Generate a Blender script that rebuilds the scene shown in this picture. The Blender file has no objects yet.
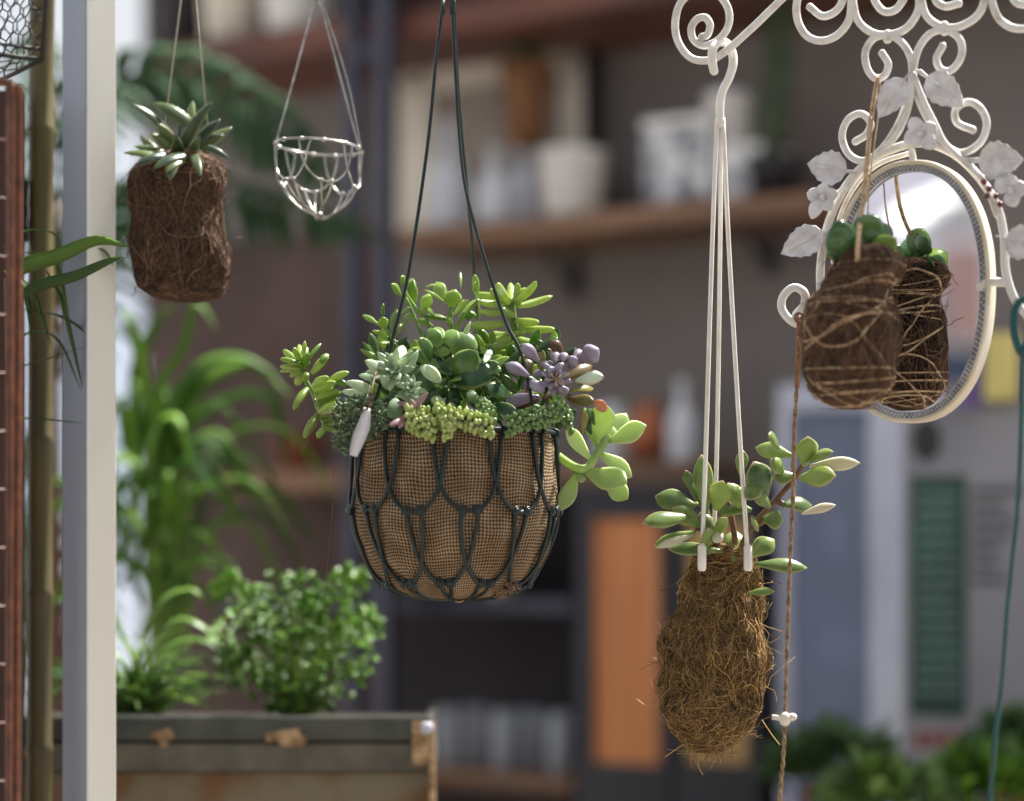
import bpy, math, random
from mathutils import Vector, noise
V = Vector
PI = math.pi
rnd = random.Random(7)
col = bpy.context.scene.collection
F = 1024*85/36.0; ZC = 1.45; H0 = 560.0
CAM = V((0, 0, ZC))

def P(px, py, d):
    return V(((px-512)/F*d, d, ZC-(py-H0)/F*d))
def plane_hit(px, py, o, n):
    r = P(px, py, 1)-CAM
    return CAM + r*((o-CAM).dot(n)/r.dot(n))

# ---------------------------------------------------------------- mesh builder
def catmull(pts, per=6, closed=False):
    pts = [V(p) for p in pts]
    n = len(pts)
    if n < 3: 
        return [pts[0].lerp(pts[-1], i/per) for i in range(per+1)]
    out = []
    rng = range(n) if closed else range(n-1)
    for i in rng:
        p1 = pts[i]; p2 = pts[(i+1) % n]
        p0 = pts[i-1] if (i > 0 or closed) else p1*2-p2
        p3 = pts[(i+2) % n] if (i+2 < n or closed) else p2*2-p1
        for k in range(per):
            t = k/per
            out.append(0.5*((2*p1)+(p2-p0)*t+(2*p0-5*p1+4*p2-p3)*t*t+(3*p1-p0-3*p2+p3)*t*t*t))
    if not closed: out.append(pts[-1].copy())
    return out

class MB:
    def __init__(s): s.v=[]; s.f=[]; s.uv=[]; s.var=[]
    def add(s, vs, fs, uvs=None, var=0.5):
        b = len(s.v)
        s.v += vs; s.f += [tuple(i+b for i in f) for f in fs]
        s.uv += uvs if uvs else [(0.5, 0.5)]*len(vs)
        s.var += [var]*len(vs)
    def tube(s, pts, r, n=8, closed=False, var=0.5, flat=1.0, nrm=None):
        pts = [V(p) for p in pts]; m = len(pts)
        vs=[]; uvs=[]; fs=[]
        prev=None; L=0
        for i in range(m):
            if closed: t = pts[(i+1)%m]-pts[i-1]
            else: t = pts[min(i+1,m-1)]-pts[max(i-1,0)]
            if t.length < 1e-9: t = V((0,0,1))
            t.normalize()
            if nrm is not None: a = nrm - t*nrm.dot(t)
            elif prev is None:
                h = V((0,-1,0)) if abs(t.y)<.9 else V((1,0,0)); a = h-t*h.dot(t)
            else: a = prev-t*prev.dot(t)
            if a.length < 1e-6: a = t.orthogonal()
            a.normalize(); prev=a; b = t.cross(a)
            rr = r(i/(m-1)) if callable(r) else (r[i] if isinstance(r,(list,tuple)) else r)
            if i: L += (pts[i]-pts[i-1]).length
            for k in range(n):
                q = 2*PI*k/n
                vs.append(pts[i]+b*(math.cos(q)*rr)+a*(math.sin(q)*rr*flat)); uvs.append((i/(m-1), k/n))
        for i in range(m if closed else m-1):
            for k in range(n):
                j=(i+1)%m
                fs.append((i*n+k, i*n+(k+1)%n, j*n+(k+1)%n, j*n+k))
        if not closed:
            fs.append(tuple(range(n-1,-1,-1))); fs.append(tuple((m-1)*n+k for k in range(n)))
        s.add(vs, fs, uvs, var)
    def leaf(s, base, tip, w, nrm, kind='spoon', th=.3, bend=0., cup=0., var=.5, ns=9, nc=8, serr=0):
        base=V(base); tip=V(tip); ax=tip-base; L=ax.length; th=th*(.75 if kind in('spoon','round') and th<.45 else 1)
        if L<1e-6: return
        ax/=L; a=nrm-ax*nrm.dot(ax)
        if a.length<1e-4: a=ax.orthogonal()
        a.normalize(); b=ax.cross(a)
        vs=[]; uvs=[]; fs=[]
        for i in range(ns+1):
            t=i/ns
            if kind=='spoon': q=(.22+.78*(math.sin(PI*min(1,t**1.5))**.8))*(1-t**7)**.5 if t<1 else 0
            elif kind=='round': q=(.18*(1-t)+math.sin(PI*t**1.05)**.62) if t<1 else 0
            elif kind=='finger': q=min(1,.55+t*1.2)*(1-t**5)**.6
            elif kind=='bead': q=math.sqrt(max(0,1-(2*t-1)**2))*.95+.05*(1-t)
            else: q=(.45+.9*t)*(1-t)**.8*1.35 if t<1 else 0   # pointed
            q=max(q,.015); hw=w*.5*q
            if serr and i%2 and i<ns: hw*=1-serr
            c=base+ax*(L*t)+a*(bend*L*math.sin(PI*t*.9))
            tk=th*w*.5*(q**.8)
            for k in range(nc):
                g=2*PI*k/nc
                x=math.cos(g); y=math.sin(g)
                vs.append(c+b*(x*hw)+a*(y*tk+cup*w*.5*x*x*q)); uvs.append((t,abs(x)*.98))
        for i in range(ns):
            for k in range(nc):
                fs.append((i*nc+k,i*nc+(k+1)%nc,(i+1)*nc+(k+1)%nc,(i+1)*nc+k))
        fs.append(tuple(range(nc-1,-1,-1))); fs.append(tuple(ns*nc+k for k in range(nc)))
        s.add(vs,fs,uvs,var)
    def blade(s, pts, w, nrm, var=.5, per=5, prof=None, nc=6, fold=.25):
        p=catmull(pts,per); m=len(p); vs=[];uvs=[];fs=[]
        for i in range(m):
            t=i/(m-1); d=p[min(i+1,m-1)]-p[max(i-1,0)]
            if d.length<1e-9: d=V((0,0,1))
            d.normalize(); a=nrm-d*nrm.dot(d)
            if a.length<1e-4: a=d.orthogonal()
            a.normalize(); b=d.cross(a)
            q=prof(t) if prof else (min(1,.35+2.2*t)*(1-t**3)**.9)
            hw=max(w*.5*q,.0002); th=min(.0006,hw*.3)
            for (x,y) in ((-1,0),(0,1),(1,0),(0,-1)):
                vs.append(p[i]+b*(x*hw)+a*(y*th+(fold*hw*abs(x)))); uvs.append((t,abs(x)))
        for i in range(m-1):
            for k in range(4): fs.append((i*4+k,i*4+(k+1)%4,(i+1)*4+(k+1)%4,(i+1)*4+k))
        fs.append((3,2,1,0)); fs.append(tuple((m-1)*4+k for k in range(4)))
        s.add(vs,fs,uvs,var)
    def box(s, c, ux, uy, uz, hx, hy, hz, bev=0.0, var=.5):
        c=V(c)
        if bev<=0:
            vs=[c+ux*(i*hx)+uy*(j*hy)+uz*(k*hz) for i in(-1,1) for j in(-1,1) for k in(-1,1)]
            s.add(vs,[(0,1,3,2),(4,6,7,5),(0,4,5,1),(2,3,7,6),(0,2,6,4),(1,5,7,3)],None,var); return
        # chamfered box : rounded outline in xy, three rings in z
        ring=[]
        for (sx,sy) in ((1,1),(-1,1),(-1,-1),(1,-1)):
            a0={(1,1):0,(-1,1):90,(-1,-1):180,(1,-1):270}[(sx,sy)]
            for q in (0,45,90):
                an=math.radians(a0+q); ring.append((sx*(hx-bev)+math.cos(an)*bev, sy*(hy-bev)+math.sin(an)*bev))
        n=len(ring); vs=[]
        for (z,ins) in ((-hz,bev*.7),(-hz+bev,0),(hz-bev,0),(hz,bev*.7)):
            for (x,y) in ring:
                fx=(hx-ins)/hx; fy=(hy-ins)/hy
                vs.append(c+ux*(x*fx)+uy*(y*fy)+uz*z)
        fs=[]
        for r in range(3):
            for k in range(n): fs.append((r*n+k,r*n+(k+1)%n,(r+1)*n+(k+1)%n,(r+1)*n+k))
        fs.append(tuple(range(n-1,-1,-1))); fs.append(tuple(3*n+k for k in range(n)))
        s.add(vs,fs,None,var)
    def lathe(s, c, prof, n=32, var=.5, cap=True):
        c=V(c); vs=[];uvs=[];fs=[]; m=len(prof)
        for i,(r,z) in enumerate(prof):
            for k in range(n):
                q=2*PI*k/n; vs.append(c+V((r*math.cos(q),r*math.sin(q),z))); uvs.append((k/n,i/max(1,m-1)))
        for i in range(m-1):
            for k in range(n): fs.append((i*n+k,i*n+(k+1)%n,(i+1)*n+(k+1)%n,(i+1)*n+k))
        if cap:
            fs.append(tuple(range(n-1,-1,-1))); fs.append(tuple((m-1)*n+k for k in range(n)))
        s.add(vs,fs,uvs,var)
    def ball(s, c, rx, ry=None, rz=None, n=12, m=8, var=.5):
        ry=ry or rx; rz=rz or rx; c=V(c); vs=[]
        fs=[]
        for i in range(m+1):
            th=PI*i/m; rr=max(math.sin(th),.01)
            for k in range(n):
                q=2*PI*k/n; vs.append(c+V((rx*rr*math.cos(q),ry*rr*math.sin(q),-rz*math.cos(th))))
        for i in range(m):
            for k in range(n): fs.append((i*n+k,i*n+(k+1)%n,(i+1)*n+(k+1)%n,(i+1)*n+k))
        fs.append(tuple(range(n-1,-1,-1))); fs.append(tuple(m*n+k for k in range(n)))
        s.add(vs,fs,None,var)
    def build(s, name, mat, parent=None, label=None, smooth=True):
        org = ORG.get(parent.name, V((0,0,0))) if parent else V((0,0,0))
        if parent is None and s.v:
            org = sum(s.v, V((0,0,0)))/len(s.v); org.z=min(v.z for v in s.v)
        me=bpy.data.meshes.new(name)
        me.from_pydata([v-org for v in s.v],[],s.f)
        uvl=me.uv_layers.new(name='UVMap')
        idx=[0]*len(me.loops); me.loops.foreach_get('vertex_index',idx)
        flat=[]
        for i in idx: flat += s.uv[i]
        uvl.data.foreach_set('uv',flat)
        at=me.attributes.new('var','FLOAT','POINT'); at.data.foreach_set('value',s.var)
        if smooth: me.polygons.foreach_set('use_smooth',[True]*len(me.polygons))
        me.materials.append(mat); me.update()
        o=bpy.data.objects.new(name,me); col.objects.link(o)
        if parent: o.parent=parent
        else: o.location=org
        ORG[o.name]=org
        if label: o['label']=label
        return o
ORG={}
def tag(o,label,cat,group=None):
    o['label']=label; o['category']=cat
    if group: o['group']=group
    return o
def thing(name,label,cat,loc,group=None):
    o=bpy.data.objects.new(name,None); o.empty_display_size=.05; col.objects.link(o); o.location=V(loc); ORG[o.name]=V(loc)
    return tag(o,label,cat,group)
def struct(o): o['kind']='structure'; return o
def dup(root, offset, label=None):
    r=root.copy(); col.objects.link(r); r.location=root.location+V(offset); ORG[r.name]=r.location.copy()
    if label: r['label']=label
    for ch in list(root.children):
        c=ch.copy(); col.objects.link(c); c.parent=r
        for g in list(ch.children):
            d=g.copy(); col.objects.link(d); d.parent=c
    return r

# ---------------------------------------------------------------- materials
def srgb(r,g,b):
    f=lambda c:(c/255/12.92) if c/255<=.04045 else ((c/255+.055)/1.055)**2.4
    return (f(r),f(g),f(b),1)
def base_nodes(name):
    m=bpy.data.materials.new(name); m.use_nodes=True
    nt=m.node_tree; b=nt.nodes['Principled BSDF']; return m,nt,b
def N(nt,t,**kw):
    n=nt.nodes.new(t)
    for k,v in kw.items():
        if k in n.inputs: n.inputs[k].default_value=v
        else: setattr(n,k,v)
    return n
def mixc(nt,fac,a,b,mode='MIX'):
    n=nt.nodes.new('ShaderNodeMix'); n.data_type='RGBA'; n.blend_type=mode
    for s,v in ((0,fac),(6,a),(7,b)):
        if hasattr(v,'links') or hasattr(v,'is_output'): nt.links.new(v,n.inputs[s])
        else: n.inputs[s].default_value=v
    return n.outputs[2]
def math_n(nt,op,a,b=0.0,c=None,clamp=False):
    n=nt.nodes.new('ShaderNodeMath'); n.operation=op; n.use_clamp=clamp
    for i,v in enumerate((a,b) if c is None else (a,b,c)):
        if hasattr(v,'is_output'): nt.links.new(v,n.inputs[i])
        else: n.inputs[i].default_value=v
    return n.outputs[0]
def ramp(nt,src,stops):
    r=nt.nodes.new('ShaderNodeValToRGB'); nt.links.new(src,r.inputs[0])
    e=r.color_ramp.elements
    e[0].position=stops[0][0]; e[0].color=stops[0][1]; e[1].position=stops[-1][0]; e[1].color=stops[-1][1]
    for p,c in stops[1:-1]:
        x=e.new(p); x.color=c
    return r.outputs[0]
def pm(name,c1,c2=None,rough=.6,metal=0,ns=20,bump=0,bs=120,stretch=None,spec=.5,lo=.35,hi=.65,sss=0,alpha=None,varmix=None):
    m,nt,b=base_nodes(name); L=nt.links
    tc=N(nt,'ShaderNodeTexCoord'); src=tc.outputs['Object']
    if stretch:
        mp=N(nt,'ShaderNodeMapping'); mp.inputs['Scale'].default_value=stretch; L.new(src,mp.inputs[0]); src=mp.outputs[0]
    no=N(nt,'ShaderNodeTexNoise',Scale=ns,Detail=4.0); L.new(src,no.inputs['Vector'])
    c=ramp(nt,no.outputs[0],[(lo,c1),(hi,c2 or tuple(x*.85 for x in c1[:3])+(1,))])
    if varmix:
        at=N(nt,'ShaderNodeAttribute',attribute_name='var'); c=mixc(nt,at.outputs['Fac'],c,varmix)
    L.new(c,b.inputs['Base Color'])
    b.inputs['Roughness'].default_value=rough; b.inputs['Metallic'].default_value=metal
    b.inputs['Specular IOR Level'].default_value=spec
    if sss:
        b.inputs['Subsurface Weight'].default_value=sss; b.inputs['Subsurface Scale'].default_value=.01
    if bump:
        n2=N(nt,'ShaderNodeTexNoise',Scale=bs,Detail=3.0); L.new(src,n2.inputs['Vector'])
        bp=N(nt,'ShaderNodeBump',Strength=bump,Distance=.003); L.new(n2.outputs[0],bp.inputs['Height']); L.new(bp.outputs[0],b.inputs['Normal'])
    return m
def leafmat(name,c1,c2,tip=None,edge=None,rough=.3,tr=.3,ns=60,tip0=.8,spec=.6,coat=0):
    m,nt,b=base_nodes(name); L=nt.links
    tc=N(nt,'ShaderNodeTexCoord'); at=N(nt,'ShaderNodeAttribute',attribute_name='var')
    no=N(nt,'ShaderNodeTexNoise',Scale=ns,Detail=2.0); L.new(tc.outputs['Object'],no.inputs['Vector'])
    f=math_n(nt,'ADD',at.outputs['Fac'],math_n(nt,'MULTIPLY',math_n(nt,'SUBTRACT',no.outputs[0],.5),.8),clamp=True)
    c=mixc(nt,f,c1,c2)
    sp=N(nt,'ShaderNodeSeparateXYZ'); L.new(tc.outputs['UV'],sp.inputs[0])
    if edge:
        mr=N(nt,'ShaderNodeMapRange'); mr.inputs[1].default_value=.75; mr.inputs[2].default_value=1.0; L.new(sp.outputs[1],mr.inputs[0])
        c=mixc(nt,math_n(nt,'MULTIPLY',mr.outputs[0],.7),c,edge)
    if tip:
        mr=N(nt,'ShaderNodeMapRange'); mr.inputs[1].default_value=tip0; mr.inputs[2].default_value=1.0; L.new(sp.outputs[0],mr.inputs[0])
        c=mixc(nt,mr.outputs[0],c,tip)
    L.new(c,b.inputs['Base Color']); b.inputs['Roughness'].default_value=rough; b.inputs['Specular IOR Level'].default_value=spec
    t=N(nt,'ShaderNodeBsdfTranslucent'); L.new(mixc(nt,1.0,c,(1.0,1.0,.55,1),'MULTIPLY'),t.inputs[0])
    mx=N(nt,'ShaderNodeMixShader'); mx.inputs[0].default_value=tr
    L.new(b.outputs[0],mx.inputs[1]); L.new(t.outputs[0],mx.inputs[2])
    L.new(mx.outputs[0],nt.nodes['Material Output'].inputs[0])
    return m
def burlap_mat():
    m,nt,b=base_nodes('burlap'); L=nt.links
    tc=N(nt,'ShaderNodeTexCoord')
    no=N(nt,'ShaderNodeTexNoise',Scale=9.0,Detail=2.0); L.new(tc.outputs['Object'],no.inputs['Vector'])
    nf=N(nt,'ShaderNodeTexNoise',Scale=260.0,Detail=2.0); L.new(tc.outputs['Object'],nf.inputs['Vector'])
    sp=N(nt,'ShaderNodeSeparateXYZ'); L.new(tc.outputs['UV'],sp.inputs[0])
    dist=math_n(nt,'MULTIPLY',math_n(nt,'SUBTRACT',no.outputs[0],.5),.12)
    jit=math_n(nt,'MULTIPLY',math_n(nt,'SUBTRACT',nf.outputs[0],.5),.8)
    u=math_n(nt,'ADD',math_n(nt,'MULTIPLY',math_n(nt,'ADD',sp.outputs[0],math_n(nt,'MULTIPLY',dist,.25)),190.0*PI),jit)
    v=math_n(nt,'ADD',math_n(nt,'MULTIPLY',math_n(nt,'ADD',sp.outputs[1],dist),62.0*PI),jit)
    su=math_n(nt,'SINE',u); sv=math_n(nt,'SINE',v)
    a=math_n(nt,'ABSOLUTE',su); c=math_n(nt,'ABSOLUTE',sv)
    s=math_n(nt,'MULTIPLY',su,sv)
    h=math_n(nt,'MAXIMUM',math_n(nt,'MULTIPLY',a,math_n(nt,'MULTIPLY_ADD',s,.3,.7)),math_n(nt,'MULTIPLY',c,math_n(nt,'MULTIPLY_ADD',s,-.3,.7)))
    cr=ramp(nt,h,[(.36,srgb(34,24,17)),(.52,srgb(118,98,76)),(1.0,srgb(196,172,140))])
    n3=N(nt,'ShaderNodeTexNoise',Scale=30.0,Detail=4.0); L.new(tc.outputs['Object'],n3.inputs['Vector'])
    tint=ramp(nt,n3.outputs[0],[(.35,(.62,.56,.5,1)),(.65,(1,1,1,1))])
    L.new(mixc(nt,1.0,cr,tint,'MULTIPLY'),b.inputs['Base Color'])
    b.inputs['Roughness'].default_value=.9; b.inputs['Specular IOR Level'].default_value=.15
    bp=N(nt,'ShaderNodeBump',Strength=.8,Distance=.0015); L.new(h,bp.inputs['Height']); L.new(bp.outputs[0],b.inputs['Normal'])
    return m
def glass_mat(name,colr,rough=.05,mixf=.35,tint=(1,1,1,1)):
    m,nt,b=base_nodes(name); L=nt.links
    tc=N(nt,'ShaderNodeTexCoord'); no=N(nt,'ShaderNodeTexNoise',Scale=6.0); L.new(tc.outputs['Object'],no.inputs['Vector'])
    L.new(ramp(nt,no.outputs[0],[(.3,colr),(.7,tuple(x*.9 for x in colr[:3])+(1,))]),b.inputs['Base Color']); b.inputs['Roughness'].default_value=rough
    t=N(nt,'ShaderNodeBsdfTransparent'); t.inputs[0].default_value=tint
    mx=N(nt,'ShaderNodeMixShader'); mx.inputs[0].default_value=mixf
    L.new(t.outputs[0],mx.inputs[1]); L.new(b.outputs[0],mx.inputs[2]); L.new(mx.outputs[0],nt.nodes['Material Output'].inputs[0])
    return m

M_ = {}
def init_mats():
    A=M_
    A['iron']=pm('white_painted_iron',srgb(228,225,220),srgb(188,178,166),rough=.4,ns=45,bump=.15,lo=.5,hi=.75)
    A['ironleaf']=pm('white_painted_leaf',srgb(232,230,232),srgb(205,200,200),rough=.5,ns=70,bump=.3,bs=200)
    A['rim']=pm('cream_rim',srgb(228,220,200),srgb(205,192,165),rough=.4,ns=15)
    A['bead']=pm('silver_bead',srgb(212,212,216),srgb(178,178,182),rough=.35,metal=.35,ns=40)
    A['beadbase']=pm('grey_channel',srgb(150,150,156),srgb(126,126,132),rough=.5,ns=40)
    A['mirror']=pm('mirror_glass',(.92,.93,.95,1),(.88,.9,.92,1),rough=.02,metal=1,ns=5)
    A['greencord']=pm('dark_green_cord',srgb(20,40,39),srgb(12,25,24),rough=.38,ns=60)
    A['teal']=pm('teal_cord',srgb(10,84,84),srgb(8,66,66),rough=.35,ns=60)
    A['plastic']=pm('white_plastic',srgb(245,240,232),srgb(232,226,216),rough=.3,ns=30)
    A['silver']=pm('silver_wire',srgb(205,203,198),srgb(150,146,138),rough=.25,metal=.85,ns=80)
    A['blackwire']=pm('black_wire',srgb(38,32,32),srgb(22,20,20),rough=.5,ns=60)
    A['rustwire']=pm('rust_brown_wire',srgb(122,72,44),srgb(84,46,28),rough=.5,ns=60,bump=.3)
    A['thread']=pm('pale_thread',srgb(214,202,186),srgb(190,178,160),rough=.6,ns=80)
    A['twine']=pm('jute_twine',srgb(176,146,112),srgb(122,96,70),rough=.9,ns=220,bump=.6,bs=500)
    A['twine2']=pm('tan_twine',srgb(216,188,150),srgb(168,136,102),rough=.9,ns=120,bump=.5,bs=500)
    A['copper']=pm('copper_clip',srgb(150,102,72),srgb(116,76,52),rough=.45,metal=.3,ns=60)
    A['burlap']=burlap_mat()
    A['soil']=pm('soil',srgb(44,30,22),srgb(24,16,12),rough=1,ns=90,bump=.6)
    A['moss']=pm('brown_moss',srgb(74,52,30),srgb(24,16,10),rough=.95,ns=60,bump=.8,bs=220,varmix=srgb(152,118,72))
    A['mossfib']=pm('moss_fibre',srgb(92,66,38),srgb(40,27,16),rough=.8,ns=45,varmix=srgb(206,166,104))
    A['coir']=pm('dark_coir',srgb(62,42,32),srgb(28,18,14),rough=.95,ns=60,bump=.8,bs=220)
    A['coirfib']=pm('coir_fibre',srgb(84,58,42),srgb(46,30,22),rough=.85,ns=50,varmix=srgb(142,110,84))
    A['stem']=pm('green_stem',srgb(120,150,60),srgb(92,120,50),rough=.5,ns=60)
    A['redstem']=pm('brown_stem',srgb(120,84,62),srgb(84,60,48),rough=.6,ns=60)
    A['lime']=leafmat('lime_leaf',srgb(112,148,56),srgb(192,210,116),tr=.42,rough=.3)
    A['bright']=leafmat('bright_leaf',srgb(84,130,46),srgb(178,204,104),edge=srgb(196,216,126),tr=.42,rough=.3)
    A['deep']=leafmat('deep_leaf',srgb(44,84,46),srgb(132,170,78),edge=srgb(176,188,110),tr=.28,rough=.28)
    A['mint']=leafmat('mint_leaf',srgb(136,166,128),srgb(196,214,180),edge=srgb(208,220,190),tr=.25,rough=.5)
    A['pale']=leafmat('pale_leaf',srgb(160,190,104),srgb(208,226,164),edge=srgb(226,234,196),tr=.4)
    A['purple']=leafmat('purple_leaf',srgb(78,58,72),srgb(148,134,152),tip=srgb(172,164,186),tip0=.45,tr=.15,rough=.35)
    A['olive']=leafmat('olive_leaf',srgb(96,72,48),srgb(134,130,60),edge=srgb(120,60,50),tr=.25)
    A['pink']=leafmat('pink_leaf',srgb(150,112,116),srgb(190,160,160),tr=.2)
    A['beadleaf']=leafmat('bead_leaf',srgb(160,182,92),srgb(206,216,146),tr=.25)
    A['beadgreen']=leafmat('bead_green_leaf',srgb(104,138,84),srgb(150,176,112),tr=.25)
    A['tiny']=leafmat('tiny_leaf',srgb(70,92,62),srgb(140,162,120),tr=.2)
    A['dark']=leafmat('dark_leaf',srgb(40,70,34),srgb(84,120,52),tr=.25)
    A['jade']=leafmat('jade_leaf',srgb(78,108,62),srgb(160,182,96),edge=srgb(196,186,140),tip=srgb(214,186,150),tip0=.9,tr=.3,rough=.28)
    A['jadepale']=leafmat('jade_pale_leaf',srgb(206,206,170),srgb(222,214,196),tr=.25)
    A['aloe']=leafmat('aloe_leaf',srgb(42,66,52),srgb(98,116,58),edge=srgb(170,168,130),tr=.15)
    A['ballleaf']=leafmat('ball_leaf',srgb(66,108,70),srgb(126,152,66),tr=.2,rough=.22)
    A['palm']=leafmat('palm_leaf',srgb(48,88,26),srgb(116,158,52),tr=.3,ns=8,rough=.55,spec=.25)
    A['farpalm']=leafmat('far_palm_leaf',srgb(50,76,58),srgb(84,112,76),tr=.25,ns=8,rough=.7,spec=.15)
    A['spider']=leafmat('spider_leaf',srgb(50,88,32),srgb(126,164,66),tr=.35,ns=8)
    A['parsley']=leafmat('parsley_leaf',srgb(48,98,26),srgb(132,178,58),tr=.4,ns=8)
    A['tagw']=pm('white_tag',srgb(230,228,232),srgb(212,208,212),rough=.5,ns=30,sss=.2)
    A['post_lit']=pm('lit_aluminium',srgb(240,239,230),srgb(228,225,214),rough=.45,ns=6,stretch=(1,1,.1))  # pale copy of the metal for the lit post face
    A['post_shaded']=pm('shaded_aluminium',srgb(146,152,164),srgb(118,124,136),rough=.35,metal=.3,ns=6,stretch=(1,1,.1))  # darker copy of the metal for the shaded post face
    A['bamboo']=pm('bamboo_cane',srgb(98,88,50),srgb(66,58,34),rough=.5,ns=12,stretch=(1,1,.3))
    A['trough']=pm('painted_trough_rail',srgb(76,78,68),srgb(50,53,48),rough=.45,ns=14,bump=.2,bs=60)
    A['rail2']=pm('worn_rail',srgb(108,104,88),srgb(76,72,62),rough=.5,ns=14,bump=.2,bs=60)
    A['rust']=pm('rusty_panel',srgb(122,112,90),srgb(112,80,48),rough=.7,ns=9,bump=.3,bs=60,lo=.42,hi=.6)
    A['chip']=pm('chipped_plaster',srgb(190,160,120),srgb(110,78,50),rough=.8,ns=60,bump=.4)
    A['wall']=pm('grey_wall',srgb(132,125,121),srgb(118,111,108),rough=.85,ns=2.5)
    A['darkwall']=pm('dark_back_panel',srgb(58,54,60),srgb(42,38,44),rough=.8,ns=3)
    A['brownwall']=pm('brown_back_panel',srgb(92,72,66),srgb(70,54,50),rough=.8,ns=3)
    A['shelf']=pm('shelf_wood',srgb(150,112,84),srgb(104,76,58),rough=.6,ns=6,stretch=(.3,.3,4))
    A['redshelf']=pm('red_shelf_wood',srgb(122,74,58),srgb(82,50,42),rough=.6,ns=6,stretch=(.3,.3,4))
    A['steel']=pm('blue_grey_steel',srgb(74,74,90),srgb(56,56,68),rough=.4,metal=.3,ns=8)
    A['steeldark']=pm('dark_steel',srgb(40,38,46),srgb(28,26,32),rough=.5,ns=8)
    A['white']=pm('white_ceramic',srgb(244,241,238),srgb(228,224,218),rough=.35,ns=6)
    A['cream']=pm('cream_board',srgb(236,228,212),srgb(212,202,186),rough=.7,ns=5)
    A['patbox']=pm('patterned_tin',srgb(226,226,228),srgb(120,122,130),rough=.5,ns=22,lo=.45,hi=.6)
    A['bottle']=glass_mat('milky_glass',srgb(238,242,250),.12,.8)
    A['clear']=glass_mat('clear_glass',srgb(215,220,230),.05,.5)
    A['pane']=glass_mat('window_pane',srgb(170,180,204),.12,.36,(.85,.9,1,1))  # pale blue mixed into the glass stands in for reflected light
    A['winframe']=pm('white_window_frame',srgb(206,210,226),srgb(186,190,208),rough=.4,ns=6)
    A['cab']=pm('black_cabinet',srgb(36,38,48),srgb(26,27,34),rough=.4,ns=6)
    A['orangewood']=pm('orange_wood',srgb(226,148,86),srgb(190,116,66),rough=.5,ns=5,stretch=(6,6,.4))
    A['tanwood']=pm('tan_wood',srgb(196,160,96),srgb(160,124,76),rough=.5,ns=5,stretch=(6,6,.4))
    A['copperpot']=pm('copper_pot',srgb(176,104,66),srgb(132,78,52),rough=.35,metal=.4,ns=8)
    A['signgrey']=pm('grey_signboard',srgb(146,146,152),srgb(130,130,138),rough=.6,ns=4)
    A['signgreen']=pm('green_sign_panel',srgb(34,74,62),srgb(24,56,48),rough=.5,ns=6)
    A['signink']=pm('sign_ink',srgb(46,46,50),srgb(36,36,40),rough=.6,ns=6)
    A['signpale']=pm('sign_pale_ink',srgb(120,150,140),srgb(110,138,128),rough=.6,ns=6)
    A['signred']=pm('sign_red_ink',srgb(150,70,70),srgb(130,60,60),rough=.6,ns=6)
    A['yellow']=pm('yellow_card',srgb(220,206,128),srgb(204,190,110),rough=.6,ns=6)
    A['violet']=pm('violet_card',srgb(120,96,160),srgb(100,80,140),rough=.6,ns=6)
    A['floor']=pm('concrete_floor',srgb(150,142,132),srgb(126,118,110),rough=.8,ns=3,bump=.1)
    A['roof']=pm('dark_roof_boards',srgb(62,52,46),srgb(48,40,36),rough=.8,ns=3)
    A['brick']=pm('pinkish_render',srgb(98,72,66),srgb(78,56,52),rough=.8,ns=2)
    A['awning']=pm('white_awning_cloth',srgb(235,235,235),srgb(220,220,222),rough=.8,ns=2)
    A['blue']=pm('blue_grey_shutter',srgb(96,116,150),srgb(80,98,130),rough=.6,ns=2)
    A['timber']=pm('grey_timber_beam',srgb(140,128,112),srgb(110,100,88),rough=.7,ns=5,stretch=(.3,4,4))
    A['terracotta']=pm('terracotta',srgb(150,84,58),srgb(116,64,44),rough=.8,ns=12)
init_mats()
UP=V((0,0,1)); TOCAM=V((0,-1,0)); X=V((1,0,0)); Y=V((0,1,0))
def lean_n(a=0., up=.35, sx=0.): return V((sx,-1,up)).normalized()

# ================================================================= SETTING
mb=MB(); mb.box((0,2.5,-.05),X,Y,UP,9,14,.05); struct(mb.build('floor',M_['floor'],smooth=False))
TH=math.radians(34)
WU=V((math.cos(TH),-math.sin(TH),0)); WN=V((-math.sin(TH),-math.cos(TH),0)); W0=P(605,300,6.0); W0.z=0
def W(px,py,off=0.): return plane_hit(px,py,W0+WN*off,WN)
def wdist(px,py,off): return W(px,py,off).y
def wbox(mb,px0,px1,py0,py1,off,depth,ref=None,bev=0.):
    ref=(px0+px1)/2 if ref is None else ref
    a=W(px0,400,off); b=W(px1,400,off); z1=W(ref,py0,off).z; z0=W(ref,py1,off).z
    c=(a+b)/2-WN*(depth/2); c.z=(z0+z1)/2
    mb.box(c,WU,-WN,UP,(V((a.x,a.y,0))-V((b.x,b.y,0))).length/2,depth/2,(z1-z0)/2,bev)
def wloc(px,py,off): return W(px,py,off)
# back wall : starts where the open sky stops at the left
a=W(143,400,0); b=W(1500,400,0); L=(b-a).length
mb=MB(); c=(a+b)/2-WN*.06; c.z=1.75; mb.box(c,WU,-WN,UP,L/2,.06,1.75); struct(mb.build('wall_back',M_['wall'],smooth=False))
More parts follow.
